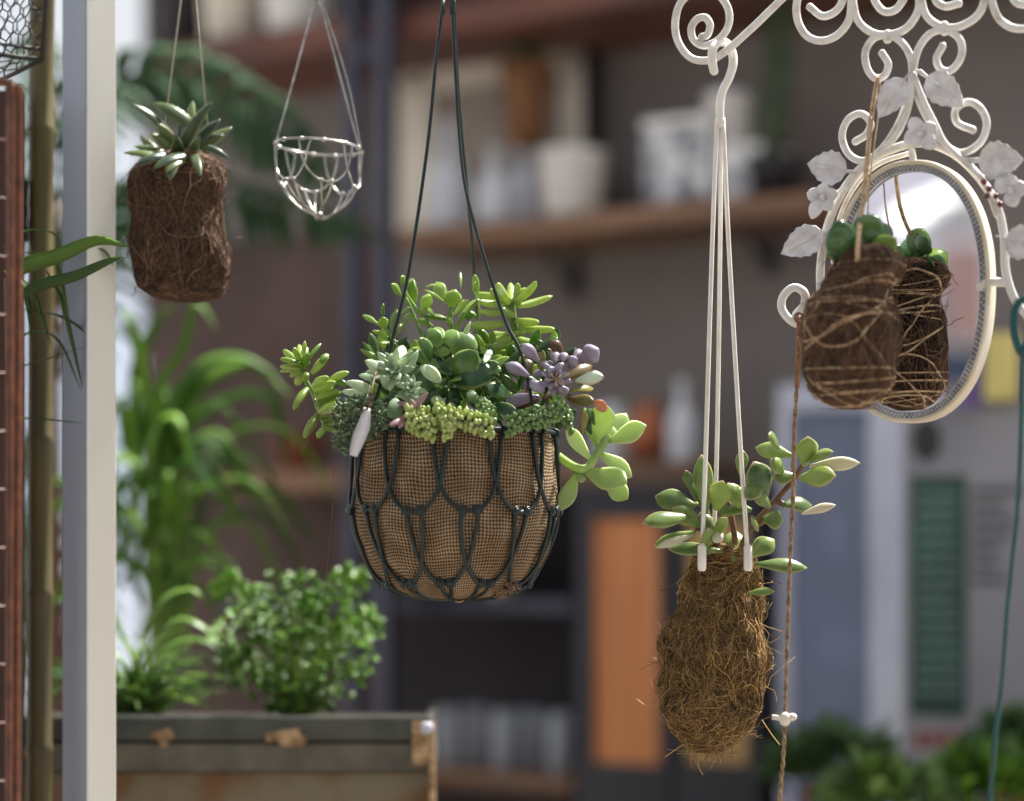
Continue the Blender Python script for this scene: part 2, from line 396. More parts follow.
# unseen roof over the shop, put in and sized to shade the back wall
mb=MB(); c=(a+b)/2+WN*.36; c.z=3.56; mb.box(c,WU,-WN,UP,L/2+.1,.46,.05); struct(mb.build('shade_roof',M_['roof'],smooth=False))
mb=MB(); mb.box((0,-1.7,3.05),X,Y,UP,4.5,3.0,.03); struct(mb.build('shade_roof',M_['roof'],smooth=False))  # unseen canopy added above the camera to cut the front sky light
for sx in (-1,1):  # posts made up to carry the added canopy
    for yy in (-4.5,1.1):
        mb=MB(); mb.box((sx*3.2,yy,1.51),X,Y,UP,.05,.05,1.51); o=mb.build('trim_%d'%(8+(sx>0)*2+(yy>0)),M_['timber'],smooth=False); struct(o)
# side panels on the back wall
mb=MB(); wbox(mb,390,705,488,1100,.012,.01); struct(mb.build('trim_1',M_['darkwall'],smooth=False))
mb=MB(); wbox(mb,146,388,235,1100,.012,.01); struct(mb.build('trim_2',M_['brownwall'],smooth=False))
mb=MB(); wbox(mb,146,1000,-150,18,.02,.018,ref=420); struct(mb.build('trim_3',M_['roof'],smooth=False))

# ---------------- background shelves
def wshelf(px0,px1,py0,py1,ref,off,mat,label):
    mb=MB(); wbox(mb,px0,px1,py0,py1,off,off-.002,ref,.004)
    r=tag(mb.build('wall_shelf',M_[mat],smooth=False),label,'shelf'); return r
wshelf(140,1100,33,62,250,.42,'redshelf','long reddish wooden wall shelf running across the top behind the hanging baskets')
wshelf(397,812,210,232,605,.30,'shelf','brown wooden wall shelf carrying the white pots and bottles')
wshelf(215,692,466,488,470,.34,'shelf','brown wooden shelf just above the black cabinet, holding the copper pot')
wshelf(215,572,598,612,470,.34,'steel','grey brown lower shelf left of the black cabinet, under the hanging burlap basket')
wshelf(215,572,772,790,470,.34,'shelf','lowest wooden shelf with drinking glasses beside the black cabinet')
# shelf brackets
for k,(px,py,py2,lb) in enumerate(((575,233,300,'dark bracket under the middle of the shelf with white pots'),(770,216,275,'dark bracket under the right end of the shelf with white pots'))):
    mb=MB(); p=W(px,py,.012)
    q=W(px,py2,.012); mb.tube([q,p],.012,6)
    mb.tube([p,p+WN*.22],.012,6); mb.tube([q+UP*.02,p+WN*.2-UP*.005],.009,6)
    tag(mb.build('shelf_bracket',M_['steeldark']),lb,'bracket')
# upright steel ladder frame
t=thing('steel_rack_frame','tall blue grey steel frame of two uprights joined by a diagonal brace','rack',V((W(370,400,.46).x,W(370,400,.46).y,0)))
for x0,x1,lab in ((347,361,None),(378,393,None)):
    mb=MB(); a=W(x0,400,.47); b=W(x1,400,.47); c=(a+b)/2; c.z=1.6; mb.box(c,WU,-WN,UP,(a-b).length/2,.02,1.6,.004); mb.build('upright',M_['steel'],t,smooth=False)
mb=MB(); mb.tube([W(352,62,.47),W(386,40,.47)],.022,8); mb.build('brace',M_['steel'],t)
mb=MB(); mb.tube([W(352,600,.47),W(386,596,.47)],.016,8); mb.build('brace',M_['steel'],t)

def wpot(px,ytop,ybot,w,off,name,mat,label,cat,prof=None,group=None):
    b=W(px,ybot,off); s=b.y/F; h=(ybot-ytop)*s; r=w/2*s
    if prof is None: prof=[(.0,0),(.78,0),(.82,.02),(.97,.92),(1,.93),(1,1),(.93,1),(.9,.9),(.8,.1),(.0,.08)]
    mb=MB(); mb.lathe(b,[(max(q*r,.0005),z*h) for q,z in prof],28)
    return tag(mb.build(name,M_[mat]),label,cat,group),b,s
BOT=[(0,0),(.9,0),(1,.04),(1,.45),(.85,.56),(.36,.72),(.32,.93),(.42,.94),(.42,1),(.28,1),(.26,.9),(.0,.88)]
JAR=[(0,0),(.9,0),(1,.05),(1,.7),(.8,.82),(.72,.84),(.72,.97),(.6,1),(0,1)]
SH=.16
def on_shelf(px,off):   # top of the second shelf seen at px : height of the board
    return W(605,210,.30).z
def spot(px,w,h_px,off,z,name,mat,label,cat,prof=None,group=None):
    q=W(px,300,off); b=V((q.x,q.y,z)); s=b.y/F; mb=MB(); prof=prof or [(.0,0),(.78,0),(.82,.02),(.97,.92),(1,.93),(1,1),(.93,1),(.9,.9),(.8,.1),(.0,.08)]
    mb.lathe(b,[(max(a*w/2*s,.0005),c*h_px*s) for a,c in prof],28)
    return tag(mb.build(name,M_[mat]),label,cat,group)
Z2=W(605,210,.30).z
spot(448,40,110,.22,Z2,'glass_bottle','bottle','tall milky glass bottle at the left end of the shelf with white pots','bottle',BOT)
spot(494,38,78,.22,Z2,'glass_bottle','bottle','squat milky glass bottle between the tall bottle and the white pot','bottle',BOT)
spot(524,34,88,.14,Z2,'glass_jar','bottle','clear stoppered glass jar just behind the white pot','jar',[(0,0),(.9,0),(1,.05),(1,.6),(.6,.72),(.4,.76),(.4,.82),(.62,.88),(.5,.98),(0,1)])
spot(573,72,68,.2,Z2,'plant_pot','white','round white ceramic pot in the middle of the shelf','pot')
t=thing('tin_box','pale tin box with grey pattern on the shelf right of the white pot','box',W(675,215,.15))
mb=MB(); wbox(mb,642,708,124,202,.24,.16,660,.006); mb.build('body',M_['patbox'],t,smooth=False)
mb=MB(); wbox(mb,640,710,118,126,.245,.17,660,.004); mb.build('lid',M_['white'],t,smooth=False)
t=thing('tin_box','second patterned tin box standing at the right beside a white canister','box',W(730,215,.15))
mb=MB(); wbox(mb,716,760,150,198,.22,.16,730,.006); mb.build('body',M_['patbox'],t,smooth=False)
mb=MB(); wbox(mb,715,762,145,152,.225,.17,730,.004); mb.build('lid',M_['white'],t,smooth=False)
zt=W(730,145,.22).z+.001
spot(728,46,58,.14,zt,'canister','white','white cylindrical canister standing on the right patterned tin box','canister',[(0,0),(.95,0),(1,.03),(1,.8),(1.04,.81),(1.04,.97),(.98,1),(0,1)])
# picture frame leaning on wall, with a coir pot hung before it
t=thing('picture_frame','cream framed board leaning on the wall behind the bottles','picture frame',W(490,235,.05))
def wl(px,py,off): return W(px,py,off)
mb=MB()
for (x0,x1,y0,y1) in ((398,432,62,228),(560,584,62,214),(398,584,58,82)): wbox(mb,x0,x1,y0,y1,.075,.04,490 if x0<500 or True else None)
mb.build('frame',M_['cream'],t,smooth=False)
mb=MB(); wbox(mb,430,562,80,222,.05,.02,490); mb.build('board',pm('taupe_board',srgb(166,154,142),srgb(140,128,118),rough=.8,ns=6),t,smooth=False)
mb=MB(); wbox(mb,583,590,58,216,.075,.05,490); mb.build('side_edge',M_['steeldark'],t,smooth=False)
t=thing('coir_planter','brown coir wall planter with green tuft hanging above the bottles','planter',W(527,150,.2))
b=W(527,150,.2); s=b.y/F
mb=MB(); mb.lathe(b,[(r*s,z*s) for r,z in ((3,0),(16,4),(22,22),(20,42),(24,60),(29,84),(27,88),(22,84))],20); mb.build('coir_pot',pm('orange_coir',srgb(150,104,66),srgb(96,64,42),rough=.9,ns=30,bump=.5),t)
mb=MB()
for i in range(26):
    a=rnd.uniform(0,2*PI); e=rnd.uniform(.4,1.3); l=rnd.uniform(22,44)*s
    p=b+V((0,0,82*s)); mb.leaf(p,p+V((math.cos(a)*math.cos(e),math.sin(a)*math.cos(e),math.sin(e)))*l,8*s,UP+V((.1,0,0)),'pointed',.2,var=rnd.random())
mb.build('foliage',M_['dark'],t)
mb=MB(); mb.tube([b+V((0,0,88*s)),W(527,-60,.1)],.003,5); mb.build('hanging_cord',M_['twine'],t)
# hanging cactus / cane right
t=thing('trailing_cactus','dark green trailing stem hanging in front of the grey wall, right of the tins','plant',W(775,215,.2))
mb=MB(); mb.tube(catmull([W(772,-40,.2),W(776,60,.2),W(771,120,.2),W(774,196,.18)],6),.028,8); mb.tube(catmull([W(786,-40,.22),W(786,60,.22),W(783,130,.2)],5),.018,8); mb.build('stem',pm('trail_green',srgb(74,88,58),srgb(50,62,44),rough=.7,ns=20),t)
mb=MB(); q=W(774,300,.2); mb.lathe(V((q.x,q.y,Z2)),[(.05,0),(.06,.09),(.066,.1),(.055,.1),(.05,.08)],20); mb.build('pot',M_['steeldark'],t)
# pots on the top shelf
Z1=W(250,33,.42).z
spot(232,66,90,.3,Z1,'plant_pot','cream','cream pot on the top red shelf, above the hanging coir cylinder','pot')
spot(300,84,96,.3,Z1,'plant_pot','white','wide white pot on the top red shelf behind the wire basket strings','pot')
spot(180,60,95,.3,Z1,'plant_pot','steeldark','black pot at the left end of the top red shelf','pot')
# shelf three : copper pot, glass jar, small things
Z3=W(470,466,.34).z
spot(648,44,62,.2,Z3,'copper_pot','copperpot','rounded copper pot on the shelf above the black cabinet','pot',[(0,0),(.6,0),(.9,.2),(1,.45),(.85,.75),(.6,.85),(.66,1),(.5,1),(.4,.8),(0,.7)])
spot(612,36,60,.2,Z3,'glass_jar','bottle','pale glass jar left of the copper pot','jar',JAR)
spot(682,30,84,.2,Z3,'glass_bottle','bottle','greenish glass bottle right of the copper pot','bottle',BOT)
spot(300,50,40,.2,Z3,'plant_pot','terracotta','small terracotta pot on the shelf left of the burlap basket','pot')
mb=MB()
# glasses on the lowest shelf
Z5=W(470,772,.34).z
GL=[(.78,0),(.82,.02),(1,1),(.94,1),(.76,.06),(.02,.05)]
q=W(447,300,.25); g0=thing('drinking_glass','leftmost clear drinking glass in the row on the lowest shelf','glass',V((q.x,q.y,Z5)),'drinking glasses on the lowest shelf')
s=q.y/F; mb=MB(); mb.lathe(q*0+V((q.x,q.y,Z5)),[(a*13*s,c*58*s) for a,c in GL],20); mb.build('glass_bowl',M_['clear'],g0)
nm=['second','third','fourth','fifth']
for i in range(4):
    q2=W(447+(i+1)*28,300,.25 if i%2 else .17); dup(g0,(q2.x-q.x,q2.y-q.y,0),'%s drinking glass from the left in the row on the lowest shelf'%nm[i])
# dark crate and pots on the fourth shelf
Z4=W(470,598,.34).z
t=spot(430,54,50,.2,Z4,'plant_pot','steel','grey pot on the lower shelf directly behind the burlap basket','pot')
spot(500,60,44,.2,Z4,'bowl','cream','cream bowl on the lower shelf behind the burlap basket','bowl',[(0,0),(.4,0),(.45,.08),(.85,.5),(1,1),(.94,1),(.8,.55),(.3,.15),(0,.14)])

# black cabinet with orange wood doors
cb=W(668,900,.5)
t=thing('cabinet','black framed cabinet with orange wooden door panels standing against the wall','cabinet',V((cb.x,cb.y,0)))
zt=W(668,492,.5).z
def wbz(mb,px0,px1,z0,z1,off,depth,bev=0.,ref=None):
    rf=off if ref is None else ref
    a=W(px0,400,rf); b=W(px1,400,rf); c=(a+b)/2+WN*(off-rf-depth/2); c.z=(z0+z1)/2
    mb.box(c,WU,-WN,UP,V((a.x-b.x,a.y-b.y,0)).length/2,depth/2,(z1-z0)/2,bev)
mb=MB(); wbz(mb,576,760,0,zt,.47,.45); wbz(mb,570,766,zt,zt+.02,.5,.48); mb.build('carcass',M_['cab'],t,smooth=False)
for (x0,x1,mt,lb) in ((580,670,'orangewood','door with plain orange wood panel'),(674,758,'tanwood','door with tan wood panel, right of the orange one')):
    mb=MB(); zb=.12; za=zt-.03
    zp1=W((x0+x1)/2,518,.5).z; zp0=W((x0+x1)/2,764,.5).z
    w=11
    wbz(mb,x0,x0+w,zb,za,.495,.024,.002); wbz(mb,x1-w,x1,zb,za,.495,.024,.002); wbz(mb,x0+w,x1-w,zp1,za,.495,.024,.002); wbz(mb,x0+w,x1-w,zb,zp0,.495,.024,.002)
    d=mb.build('door',M_['cab'],t,lb,smooth=False)
    mb=MB(); wbz(mb,x0+w,x1-w,zp0,zp1,.484,.012); mb.build('door_panel',M_[mt],d,smooth=False)
    mb=MB(); hx=x1-5 if x0<600 else x0+5; mb.ball(W(hx,640,.51),.012); mb.build('knob',M_['steel'],d)

# glazed display case (right) with white frame
mb=MB(); off=.45; RF=.45
c0=W(800,900,.5); t=thing('display_case','white framed glass display case right of the black cabinet','display case',V((c0.x,c0.y,0)))
za=W(800,384,off).z; zb=.25
mb=MB(); wbz(mb,777,902,za-.06,za,off,.05,.004,ref=RF); wbz(mb,868,902,zb,za-.06,off,.05,.004,ref=RF); wbz(mb,777,789,zb,za-.06,off,.05,.004,ref=RF); wbz(mb,789,868,zb,zb+.1,off,.05,.004,ref=RF); mb.build('frame',M_['winframe'],t,smooth=False)
mb=MB(); wbz(mb,789,868,zb+.1,za-.06,off-.02,.006,ref=RF); mb.build('pane',M_['pane'],t,smooth=False)
mb=MB(); wbz(mb,779,900,0,za,.05,.03,ref=RF); wbz(mb,779,900,za-.02,za,off-.055,.39,ref=RF); wbz(mb,779,900,0,zb,off-.055,.39,ref=RF); wbz(mb,779,783,zb,za-.02,off-.06,.38,ref=RF); wbz(mb,896,900,zb,za-.02,off-.06,.38,ref=RF); mb.build('carcass',pm('blue_grey_case',srgb(186,192,214),srgb(160,166,190),rough=.5,ns=4),t,smooth=False)
for i,yy in enumerate((560,668)):
    mb=MB(); z=W(820,yy,.5).z; wbz(mb,784,895,z-.012,z,.39,.36,ref=RF); mb.build('inner_shelf',M_['pane'],t,smooth=False)
for i,(px,w,h,zz,mt,lb) in enumerate(((836,26,44,560,'white','small white pot on the upper shelf of the glass display case'),(872,26,60,560,'cream','taller cream vase on the upper shelf of the glass display case'),(832,20,50,668,'bottle','clear bottle on the lower shelf of the glass display case'),(852,18,56,668,'bottle','tall slim bottle on the lower shelf of the glass display case'),(880,24,32,668,'steel','grey pot on the lower shelf of the glass display case'))):
    spot(px,w,h,.3,W(820,zz,.5).z,'vase' if mt!='bottle' else 'glass_bottle',mt,lb,'vase' if mt!='bottle' else 'bottle',BOT if mt=='bottle' else None)

# sign board on the right
off=.75
c0=W(965,900,off); t=thing('signboard','grey signboard with dark oval emblem and green lettered panel, right of the display case','sign',V((c0.x,c0.y,0)))
mb=MB(); wbz(mb,902,1085,W(965,775,off).z,W(965,408,off).z,off,.03,.004); wbz(mb,915,922,0,W(965,775,off).z,off,.03); wbz(mb,1060,1070,0,W(965,775,off).z,off,.03); mb.build('board',M_['signgrey'],t,smooth=False)
o2=off+.003
mb=MB(); cc=W(926,440,o2); s=cc.y/F
vs=[cc+WU*(math.cos(q*PI/12)*16*s)+UP*(math.sin(q*PI/12)*22*s) for q in range(24)]
mb.add(vs+[v-WN*.004 for v in vs],[tuple(range(24))]+[(i,(i+1)%24,(i+1)%24+24,i+24) for i in range(24)]); mb.build('oval_emblem',M_['signink'],t,smooth=False)
mb=MB(); wbox(mb,910,966,476,716,o2,.004); mb.build('green_panel',M_['signgreen'],t,smooth=False)
mb=MB()
for i in range(15):
    y=492+i*14; x=918
    while x<955:
        w=rnd.uniform(4,9); wbox(mb,x,min(x+w,958),y,y+5,o2+.002,.002); x+=w+2.5
mb.build('small_lettering',M_['signpale'],t,smooth=False)
mb=MB()
for i in range(7): wbox(mb,972,972+rnd.uniform(25,60),488+i*15,493+i*15,o2,.003)
mb.build('fine_print',M_['signink'],t,smooth=False)
mb=MB()
for i in range(7): wbox(mb,914+i*14,914+i*14+9,731,747,o2,.003)
mb.build('bottom_lettering',M_['signred'],t,smooth=False)
# coloured cards above
mb=MB(); wbox(mb,984,1012,333,400,.78,.03,bev=.003); tag(mb.build('flower_card',M_['yellow'],smooth=False),'yellow card standing on top of the signboard beside the mirror','card')
mb=MB(); wbox(mb,936,976,338,405,.78,.03,bev=.003); tag(mb.build('flower_card',M_['violet'],smooth=False),'violet card behind the lower right of the oval mirror','card')

# succulents and planting low right
def bushy(mb,c,r,n,size,var=(0,1),kind='round',zsq=.7):
    for i in range(n):
        a=rnd.uniform(0,2*PI); e=math.asin(rnd.uniform(-.2,1)); R=r*rnd.uniform(.55,1)
        d=V((math.cos(a)*math.cos(e),math.sin(a)*math.cos(e),math.sin(e)*zsq))
        b=c+d*R; dd=(d+V((rnd.uniform(-.5,.5),rnd.uniform(-.5,.5),rnd.uniform(0,.6)))).normalized()
        mb.leaf(b,b+dd*size*rnd.uniform(.7,1.3),size*rnd.uniform(.5,.8),V((rnd.uniform(-.5,.5),-.3,1)),kind,.2,var=rnd.uniform(*var),ns=5,nc=6)
ft=P(945,815,4.3)
for (px,py,d,r,mt,lb,n,sz) in ((985,795,4.05,.09,'parsley','bright green leafy plant in the bottom right corner in front of the signboard',170,.05),(885,806,3.95,.09,'deep','muted green succulent clump low down in front of the display case',150,.045),(1030,760,4.27,.09,'dark','dark green bush beside the bottom right of the signboard',170,.05),(835,775,4.4,.11,'dark','dark foliage clump at the foot of the glass display case',180,.05)):
    c=P(px,py,d); t=thing('potted_plant',lb,'plant',V((c.x,c.y,c.z-.2)))
    mb=MB(); bushy(mb,c,r,n,sz); mb.build('foliage',M_[mt],t)
    mb=MB(); mb.lathe(V((c.x,c.y,c.z-.2)),[(.045,0),(.06,.16),(.064,.18),(.055,.18),(.05,.15),(.001,.15)],20); mb.build('pot',M_['terracotta'],t)
    mb=MB()
    for i in range(6):
        a=i*1.05; mb.tube([V((c.x,c.y,c.z-.06)),c+V((math.cos(a)*.05,math.sin(a)*.05,.0))],.004,5)
    mb.build('stem',M_['stem'],t)
    
# (individual stands : each pot rests on its own crate)
for (px,py,d,lb) in ((985,795,4.05,'wooden crate under the bright green leafy plant at the right'),(885,806,3.95,'wooden crate under the muted green succulent clump'),(1030,760,4.27,'wooden crate under the dark green bush at the far right'),(835,775,4.4,'wooden crate under the dark foliage clump by the display case')):
    c=P(px,py,d); h=c.z-.2; mb=MB()
    mb.box((c.x,c.y,h-.01),X,Y,UP,.065,.065,.01)
    for k in range(int(h/.16)): mb.box((c.x,c.y-.062,.06+k*.16),X,Y,UP,.065,.005,.055); mb.box((c.x,c.y+.062,.06+k*.16),X,Y,UP,.065,.005,.055)
    for sx in (-1,1):
        for sy in (-1,1): mb.box((c.x+sx*.05,c.y+sy*.05,h/2-.01),X,Y,UP,.012,.012,h/2-.01)
    tag(mb.build('crate',M_['shelf'],smooth=False),lb,'crate','wooden crates under the low plants')

# ================================================================= LEFT SIDE
# square post : light on one face and shade on the other set by colour
p0=P(88,400,2.98); PU=V((math.cos(math.radians(42)),math.sin(math.radians(42)),0)); PV=V((-math.sin(math.radians(42)),math.cos(math.radians(42)),0))
# right face runs from corner p0 along PU ; left face along PV
K1=(62-512)/F; K2=(115.5-512)/F; sn=math.sin(math.radians(42)); cs_=math.cos(math.radians(42))
wlft=(p0.x-K1*p0.y)/(sn+K1*cs_); wr=(K2*p0.y-p0.x)/(cs_-K2*sn)
t=thing('aluminium_post','tall square aluminium post, lit cream tone painted on its right face and shaded blue grey on its left','post',V((p0.x,p0.y,0)))
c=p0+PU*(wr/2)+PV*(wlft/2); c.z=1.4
mb=MB(); mb.box(c+PV*.002,PU,PV,UP,wr/2,wlft/2-.002,1.4,.0015); mb.build('post_body',M_['post_shaded'],t,smooth=False)
mb=MB(); mb.box(p0*1+PU*(wr/2)+PV*.001+V((0,0,1.4-p0.z)),PU,PV,UP,wr/2,.0025,1.4,.001); mb.build('lit_face_strip',M_['post_lit'],t,'front face strip coloured in the lit cream tone',smooth=False)
# overhead beams (above the picture) that carry the hangers
mb=MB(); mb.box((0,3.03,2.93),X,Y,UP,2.2,.03,.04); struct(mb.build('trim_4',M_['timber'],smooth=False))
for nx,yy in ((5,2.75),(6,2.9),):
    mb=MB(); mb.box((0,yy,2.93),X,Y,UP,2.2,.03,.04); struct(mb.build('trim_%d'%nx,M_['timber'],smooth=False))
mb=MB(); mb.box((-2.0,3.0,2.93),Y,X,UP,.5,.03,.03)
struct(mb.build('trim_7',M_['timber'],smooth=False))

# bamboo canes behind grid
for (x0,x1,d,r,lb) in ((36,34,3.13,13,'thick olive brown bamboo cane behind the rusty wire grid'),(45,42,3.19,4,'thin bamboo cane close against the left side of the aluminium post')):
    mb=MB(); b=P(x0,400,d); s=d/F
    pts=[];rr=[]
    z=0.
    while z<(2.8 if x0==36 else 1.9):
        for dz,q in ((0,1.0),(.006,1.14),(.012,1.0),(.10,.96)):
            pts.append(V((b.x+(z/2.8)*.01,b.y,z+dz))); rr.append(r*s*q)
        z+=.2
    mb.tube(pts,rr,12); tag(mb.build('bamboo_cane',M_['bamboo']),lb,'cane')

mb=MB(); a=P(-160,400,3.1); b=P(24,400,3.1); 
for i in range(5): mb.box((a.x+(b.x-a.x)*(i+.5)/5,3.1,1.025),X,Y,UP,(b.x-a.x)/10-.0015,.012,1.025,.002)
mb.box(((a.x+b.x)/2,3.118,1.9),X,Y,UP,(b.x-a.x)/2,.006,.04); mb.box(((a.x+b.x)/2,3.118,.3),X,Y,UP,(b.x-a.x)/2,.006,.04)
tag(mb.build('wooden_panel',pm('dark_red_board',srgb(78,46,34),srgb(52,32,26),rough=.6,ns=5,stretch=(4,4,.4)),smooth=False),'dark reddish wooden board panel behind the rusty wire grid','panel')
# rusty wire grid frame
t=thing('wire_grid','rust brown wire grid panel with rounded corner at the far left edge','wire grid',P(-40,900,2.62))
d=2.62; s=d/F
mb=MB(); mb.tube(catmull([P(-120,83,d),P(-30,82,d),P(0,82,d),P(12,86,d),P(18.5,97,d),P(19,120,d),P(17,500,d),P(15,1000,d)],6),4.2*s,8); mb.tube(catmull([P(10,86,d),P(12,120,d-.012),P(10.5,500,d-.012),P(8,1000,d-.012)],6),2.6*s,8); mb.build('outer_frame',M_['rustwire'],t)
for i in range(12):
    y=140+i*58.3
    mb=MB(); mb.tube([P(-120,y-3,d),P(17.5,y+1,d)],1.8*s,6); mb.build('cross_wire',M_['rustwire'],t)
for x in (8,-30,-75):
    mb=MB(); mb.tube([P(x,84,d-.006),P(x-1,1000,d-.006)],2*s,6); mb.build('upright_wire',M_['rustwire'],t)

# black chicken wire basket, upper left
t=thing('wire_basket','black chicken wire basket cut off by the upper left corner','basket',P(-20,60,2.7))
d=2.7; s=d/F
A0=P(-70,46,d); B0=P(42,60,d); B1=P(51,-90,d); A1=P(-70,-90,d); back=V((-.02,.16,.0)); C0=B0+V((-.10,.14,-.006)); D0=A0+V((-.10,.14,-.006))
mb=MB()
for seg in ([A0,B0],[B0,B1],[B0,C0],[C0,D0],[A1,B1],[B1,B1+V((-.10,.14,0))],[C0,B1+V((-.10,.14,0))]): mb.tube(seg,2.4*s,8)
mb.tube([B0+V((0,0,.012)),A0+V((0,0,.012))],1.6*s,6)
mb.build('frame',M_['blackwire'],t)
def hexmesh(mb,o,u,v,nu,nv,r):
    for i in range(nu):
        for j in range(nv):
            ox=(i+(.5 if j%2 else 0))/nu; oy=j/nv
            def pt(a,b):
                a=min(max(a,0),1); b=min(max(b,0),1); return o+u*a+v*b
            c0=pt(ox,oy); h=1/nv; w=1/nu
            mb.tube([pt(ox,oy),pt(ox,oy+h*.55)],r,4); mb.tube([pt(ox,oy+h*.55),pt(ox+w/2,oy+h)],r,4); mb.tube([pt(ox,oy+h*.55),pt(ox-w/2,oy+h)],r,4)
mb=MB(); hexmesh(mb,A0,B0-A0,A1-A0,9,10,.8*s); hexmesh(mb,B0,C0-B0,B1-B0,5,10,.8*s); hexmesh(mb,A0,B0-A0,D0-A0,9,5,.7*s); mb.build('wire_mesh',M_['blackwire'],t)

# foreground strappy leaves over the post
t=thing('strappy_plant','plant with long arching strap leaves reaching across the aluminium post','plant',V((P(10,330,3.0).x,3.0,0)))
k=2.585
def i5(x,y,d=2.99): return P(x/k,y/k,d)
mb=MB()
s=3./F
for pts,w,vr in ((((20,730),(70,685),(150,655),(250,615),(335,640)),15,.5),(((30,760),(110,735),(210,712),(280,680),(325,655)),10,.25),(((40,650),(120,660),(155,710),(172,801),(190,900)),5,.3),(((60,720),(90,770),(110,830),(135,900)),6,.4),(((10,700),(60,740),(75,810),(80,880)),7,.3),(((60,800),(160,820),(235,880),(240,960)),6,.1),(((20,1080),(120,1085),(215,1095)),5,.1),(((10,960),(100,935),(240,890)),4,.1),(((10,640),(60,600),(130,600),(160,640)),6,.2),(((230,630),(270,650),(295,690)),5,.6),(((20,900),(80,860),(150,880),(210,1010)),6,.2),(((120,700),(160,780),(185,880),(215,1010)),6,.2)):
    mb.blade([i5(x,y,2.99+.0*i) for i,(x,y) in enumerate(pts)],w*s*1.0,V((.1,-.5,1)),vr)
mb.blade([i5(20,735,2.92),i5(60,690,2.92),i5(150,662,2.92),i5(250,622,2.92),i5(338,640,2.92)],17*s,V((.1,-1,.1)),.6,fold=.1)
mb.blade([i5(30,790,2.9),i5(90,742,2.9),i5(190,715,2.9),i5(270,680,2.9),i5(318,662,2.9)],12*s,V((.1,-1,.1)),.2,fold=.1)
mb.build('foliage',leafmat('strap_leaf',srgb(44,72,28),srgb(120,156,56),tr=.35,ns=10),t)
b0=P(10,900,3.0); mb=MB(); mb.tube(catmull([V((b0.x,3.0,.2)),i5(28,1500,3.02),i5(28,1100,3.0),i5(20,720,2.95)],5),4*s,8); mb.build('stem',M_['redstem'],t)
mb=MB(); mb.lathe(V((b0.x,3.0,0)),[(.10,0),(.14,.26),(.15,.3),(.13,.3),(.12,.24),(.001,.24)],24); mb.build('pot',M_['terracotta'],t)

# hanging coir cylinder with aloe
def koke_profile(prof,d):
    # prof : (py, cx, hw) from top to bottom
    def at(t):
        x=t*(len(prof)-1); i=min(int(x),len(prof)-2); f=x-i
        a=prof[i]; b=prof[i+1]; 
        f2=f*f*(3-2*f)*.4+f*.6
        return tuple(a[j]+(b[j]-a[j])*f2 for j in range(3))
    return at
def koke(name_mat,fib_mat,prof,d,parent,partname,n,wild=1.0,lump=.06,seed=1,fr=.0006,fl=(.25,.9),ywob=(.85),fly=.04):
    at=koke_profile(prof,d); s=d/F; R=random.Random(seed)
    def surf(ph,t,ex=0.):
        y,cx,hw=at(min(max(t,0),1)); c=P(cx,y,d)
        q=hw*s*(1+lump*noise.noise(V((math.cos(ph)*1.6+seed*7,math.sin(ph)*1.6,y/26.))) )+ex
        return V((c.x+q*math.cos(ph),c.y+q*math.sin(ph)*ywob,c.z))
    mb=MB(); nt_=36; nn=40; vs=[];fs=[];uv=[]
    for i in range(nt_+1):
        for k2 in range(nn):
            vs.append(surf(2*PI*k2/nn,i/nt_)); uv.append((k2/nn,i/nt_))
    for i in range(nt_):
        for k2 in range(nn): fs.append((i*nn+k2,(i+1)*nn+k2,(i+1)*nn+(k2+1)%nn,i*nn+(k2+1)%nn))
    fs.append(tuple(range(nn))); fs.append(tuple(nt_*nn+k2 for k2 in range(nn-1,-1,-1)))
    mb.add(vs,fs,uv,.0); body=mb.build(partname,M_[name_mat],parent)
    mb=MB()
    H=abs(P(0,prof[0][0],d).z-P(0,prof[-1][0],d).z)
    for i in range(n):
        ph=R.uniform(0,2*PI) if R.random()<.35 else R.uniform(PI,2*PI); t=R.uniform(0.0,1.0); 
        dirr=R.uniform(0,2*PI); tl=R.uniform(*fl)*.035; npt=6; pts=[]
        ex=R.uniform(.0,.0028)*wild; flyp=R.random()<fly
        for j in range(npt):
            rr=max(at(min(max(t,0),1))[2]*s,.01)
            pts.append(surf(ph,t,ex+(j*j*.0006*R.uniform(.6,1.5)*wild if flyp else 0)))
            dirr+=R.uniform(-.7,.7)
            ph+=math.cos(dirr)*tl/npt/rr*1.6; t+=math.sin(dirr)*tl/npt/H*1.6; ex+=R.uniform(-.0007,.0009)*wild
            ex=max(ex,-.0005)
        mb.tube(pts,fr*R.uniform(.6,1.5),3,var=R.random()**1.6)
    mb.build('fibres',M_[fib_mat],body)
    return body,surf
t=thing('hanging_kokedama','dark coir cylinder planted with a spiky aloe, hung by two pale threads','kokedama',P(182,302,3.03))
koke('coir','coirfib',[(154,182,22),(160,180,36),(170,179,42),(185,179,45),(210,178,45),(240,180,45),(268,182,43),(288,184,40),(296,186,34),(301,188,14)],3.03,t,'coir_cylinder',5200,1.3,.2,3,.00045,(.5,1.5),fly=.015)
mb=MB(); d=3.03; s=d/F
def L5(mb,bx,by,tx,ty,w,dd=0,up=.4,var=None,kind='pointed',th=.28,bend=.1):
    mb.leaf(i5(bx,by,d-(.045 if ty>390 else 0)),i5(tx,ty,d+dd-(.02 if ty>390 else 0)),w/k*s,lean_n(up=up),kind,th,bend,var=rnd.random() if var is None else var,ns=14,serr=.12)
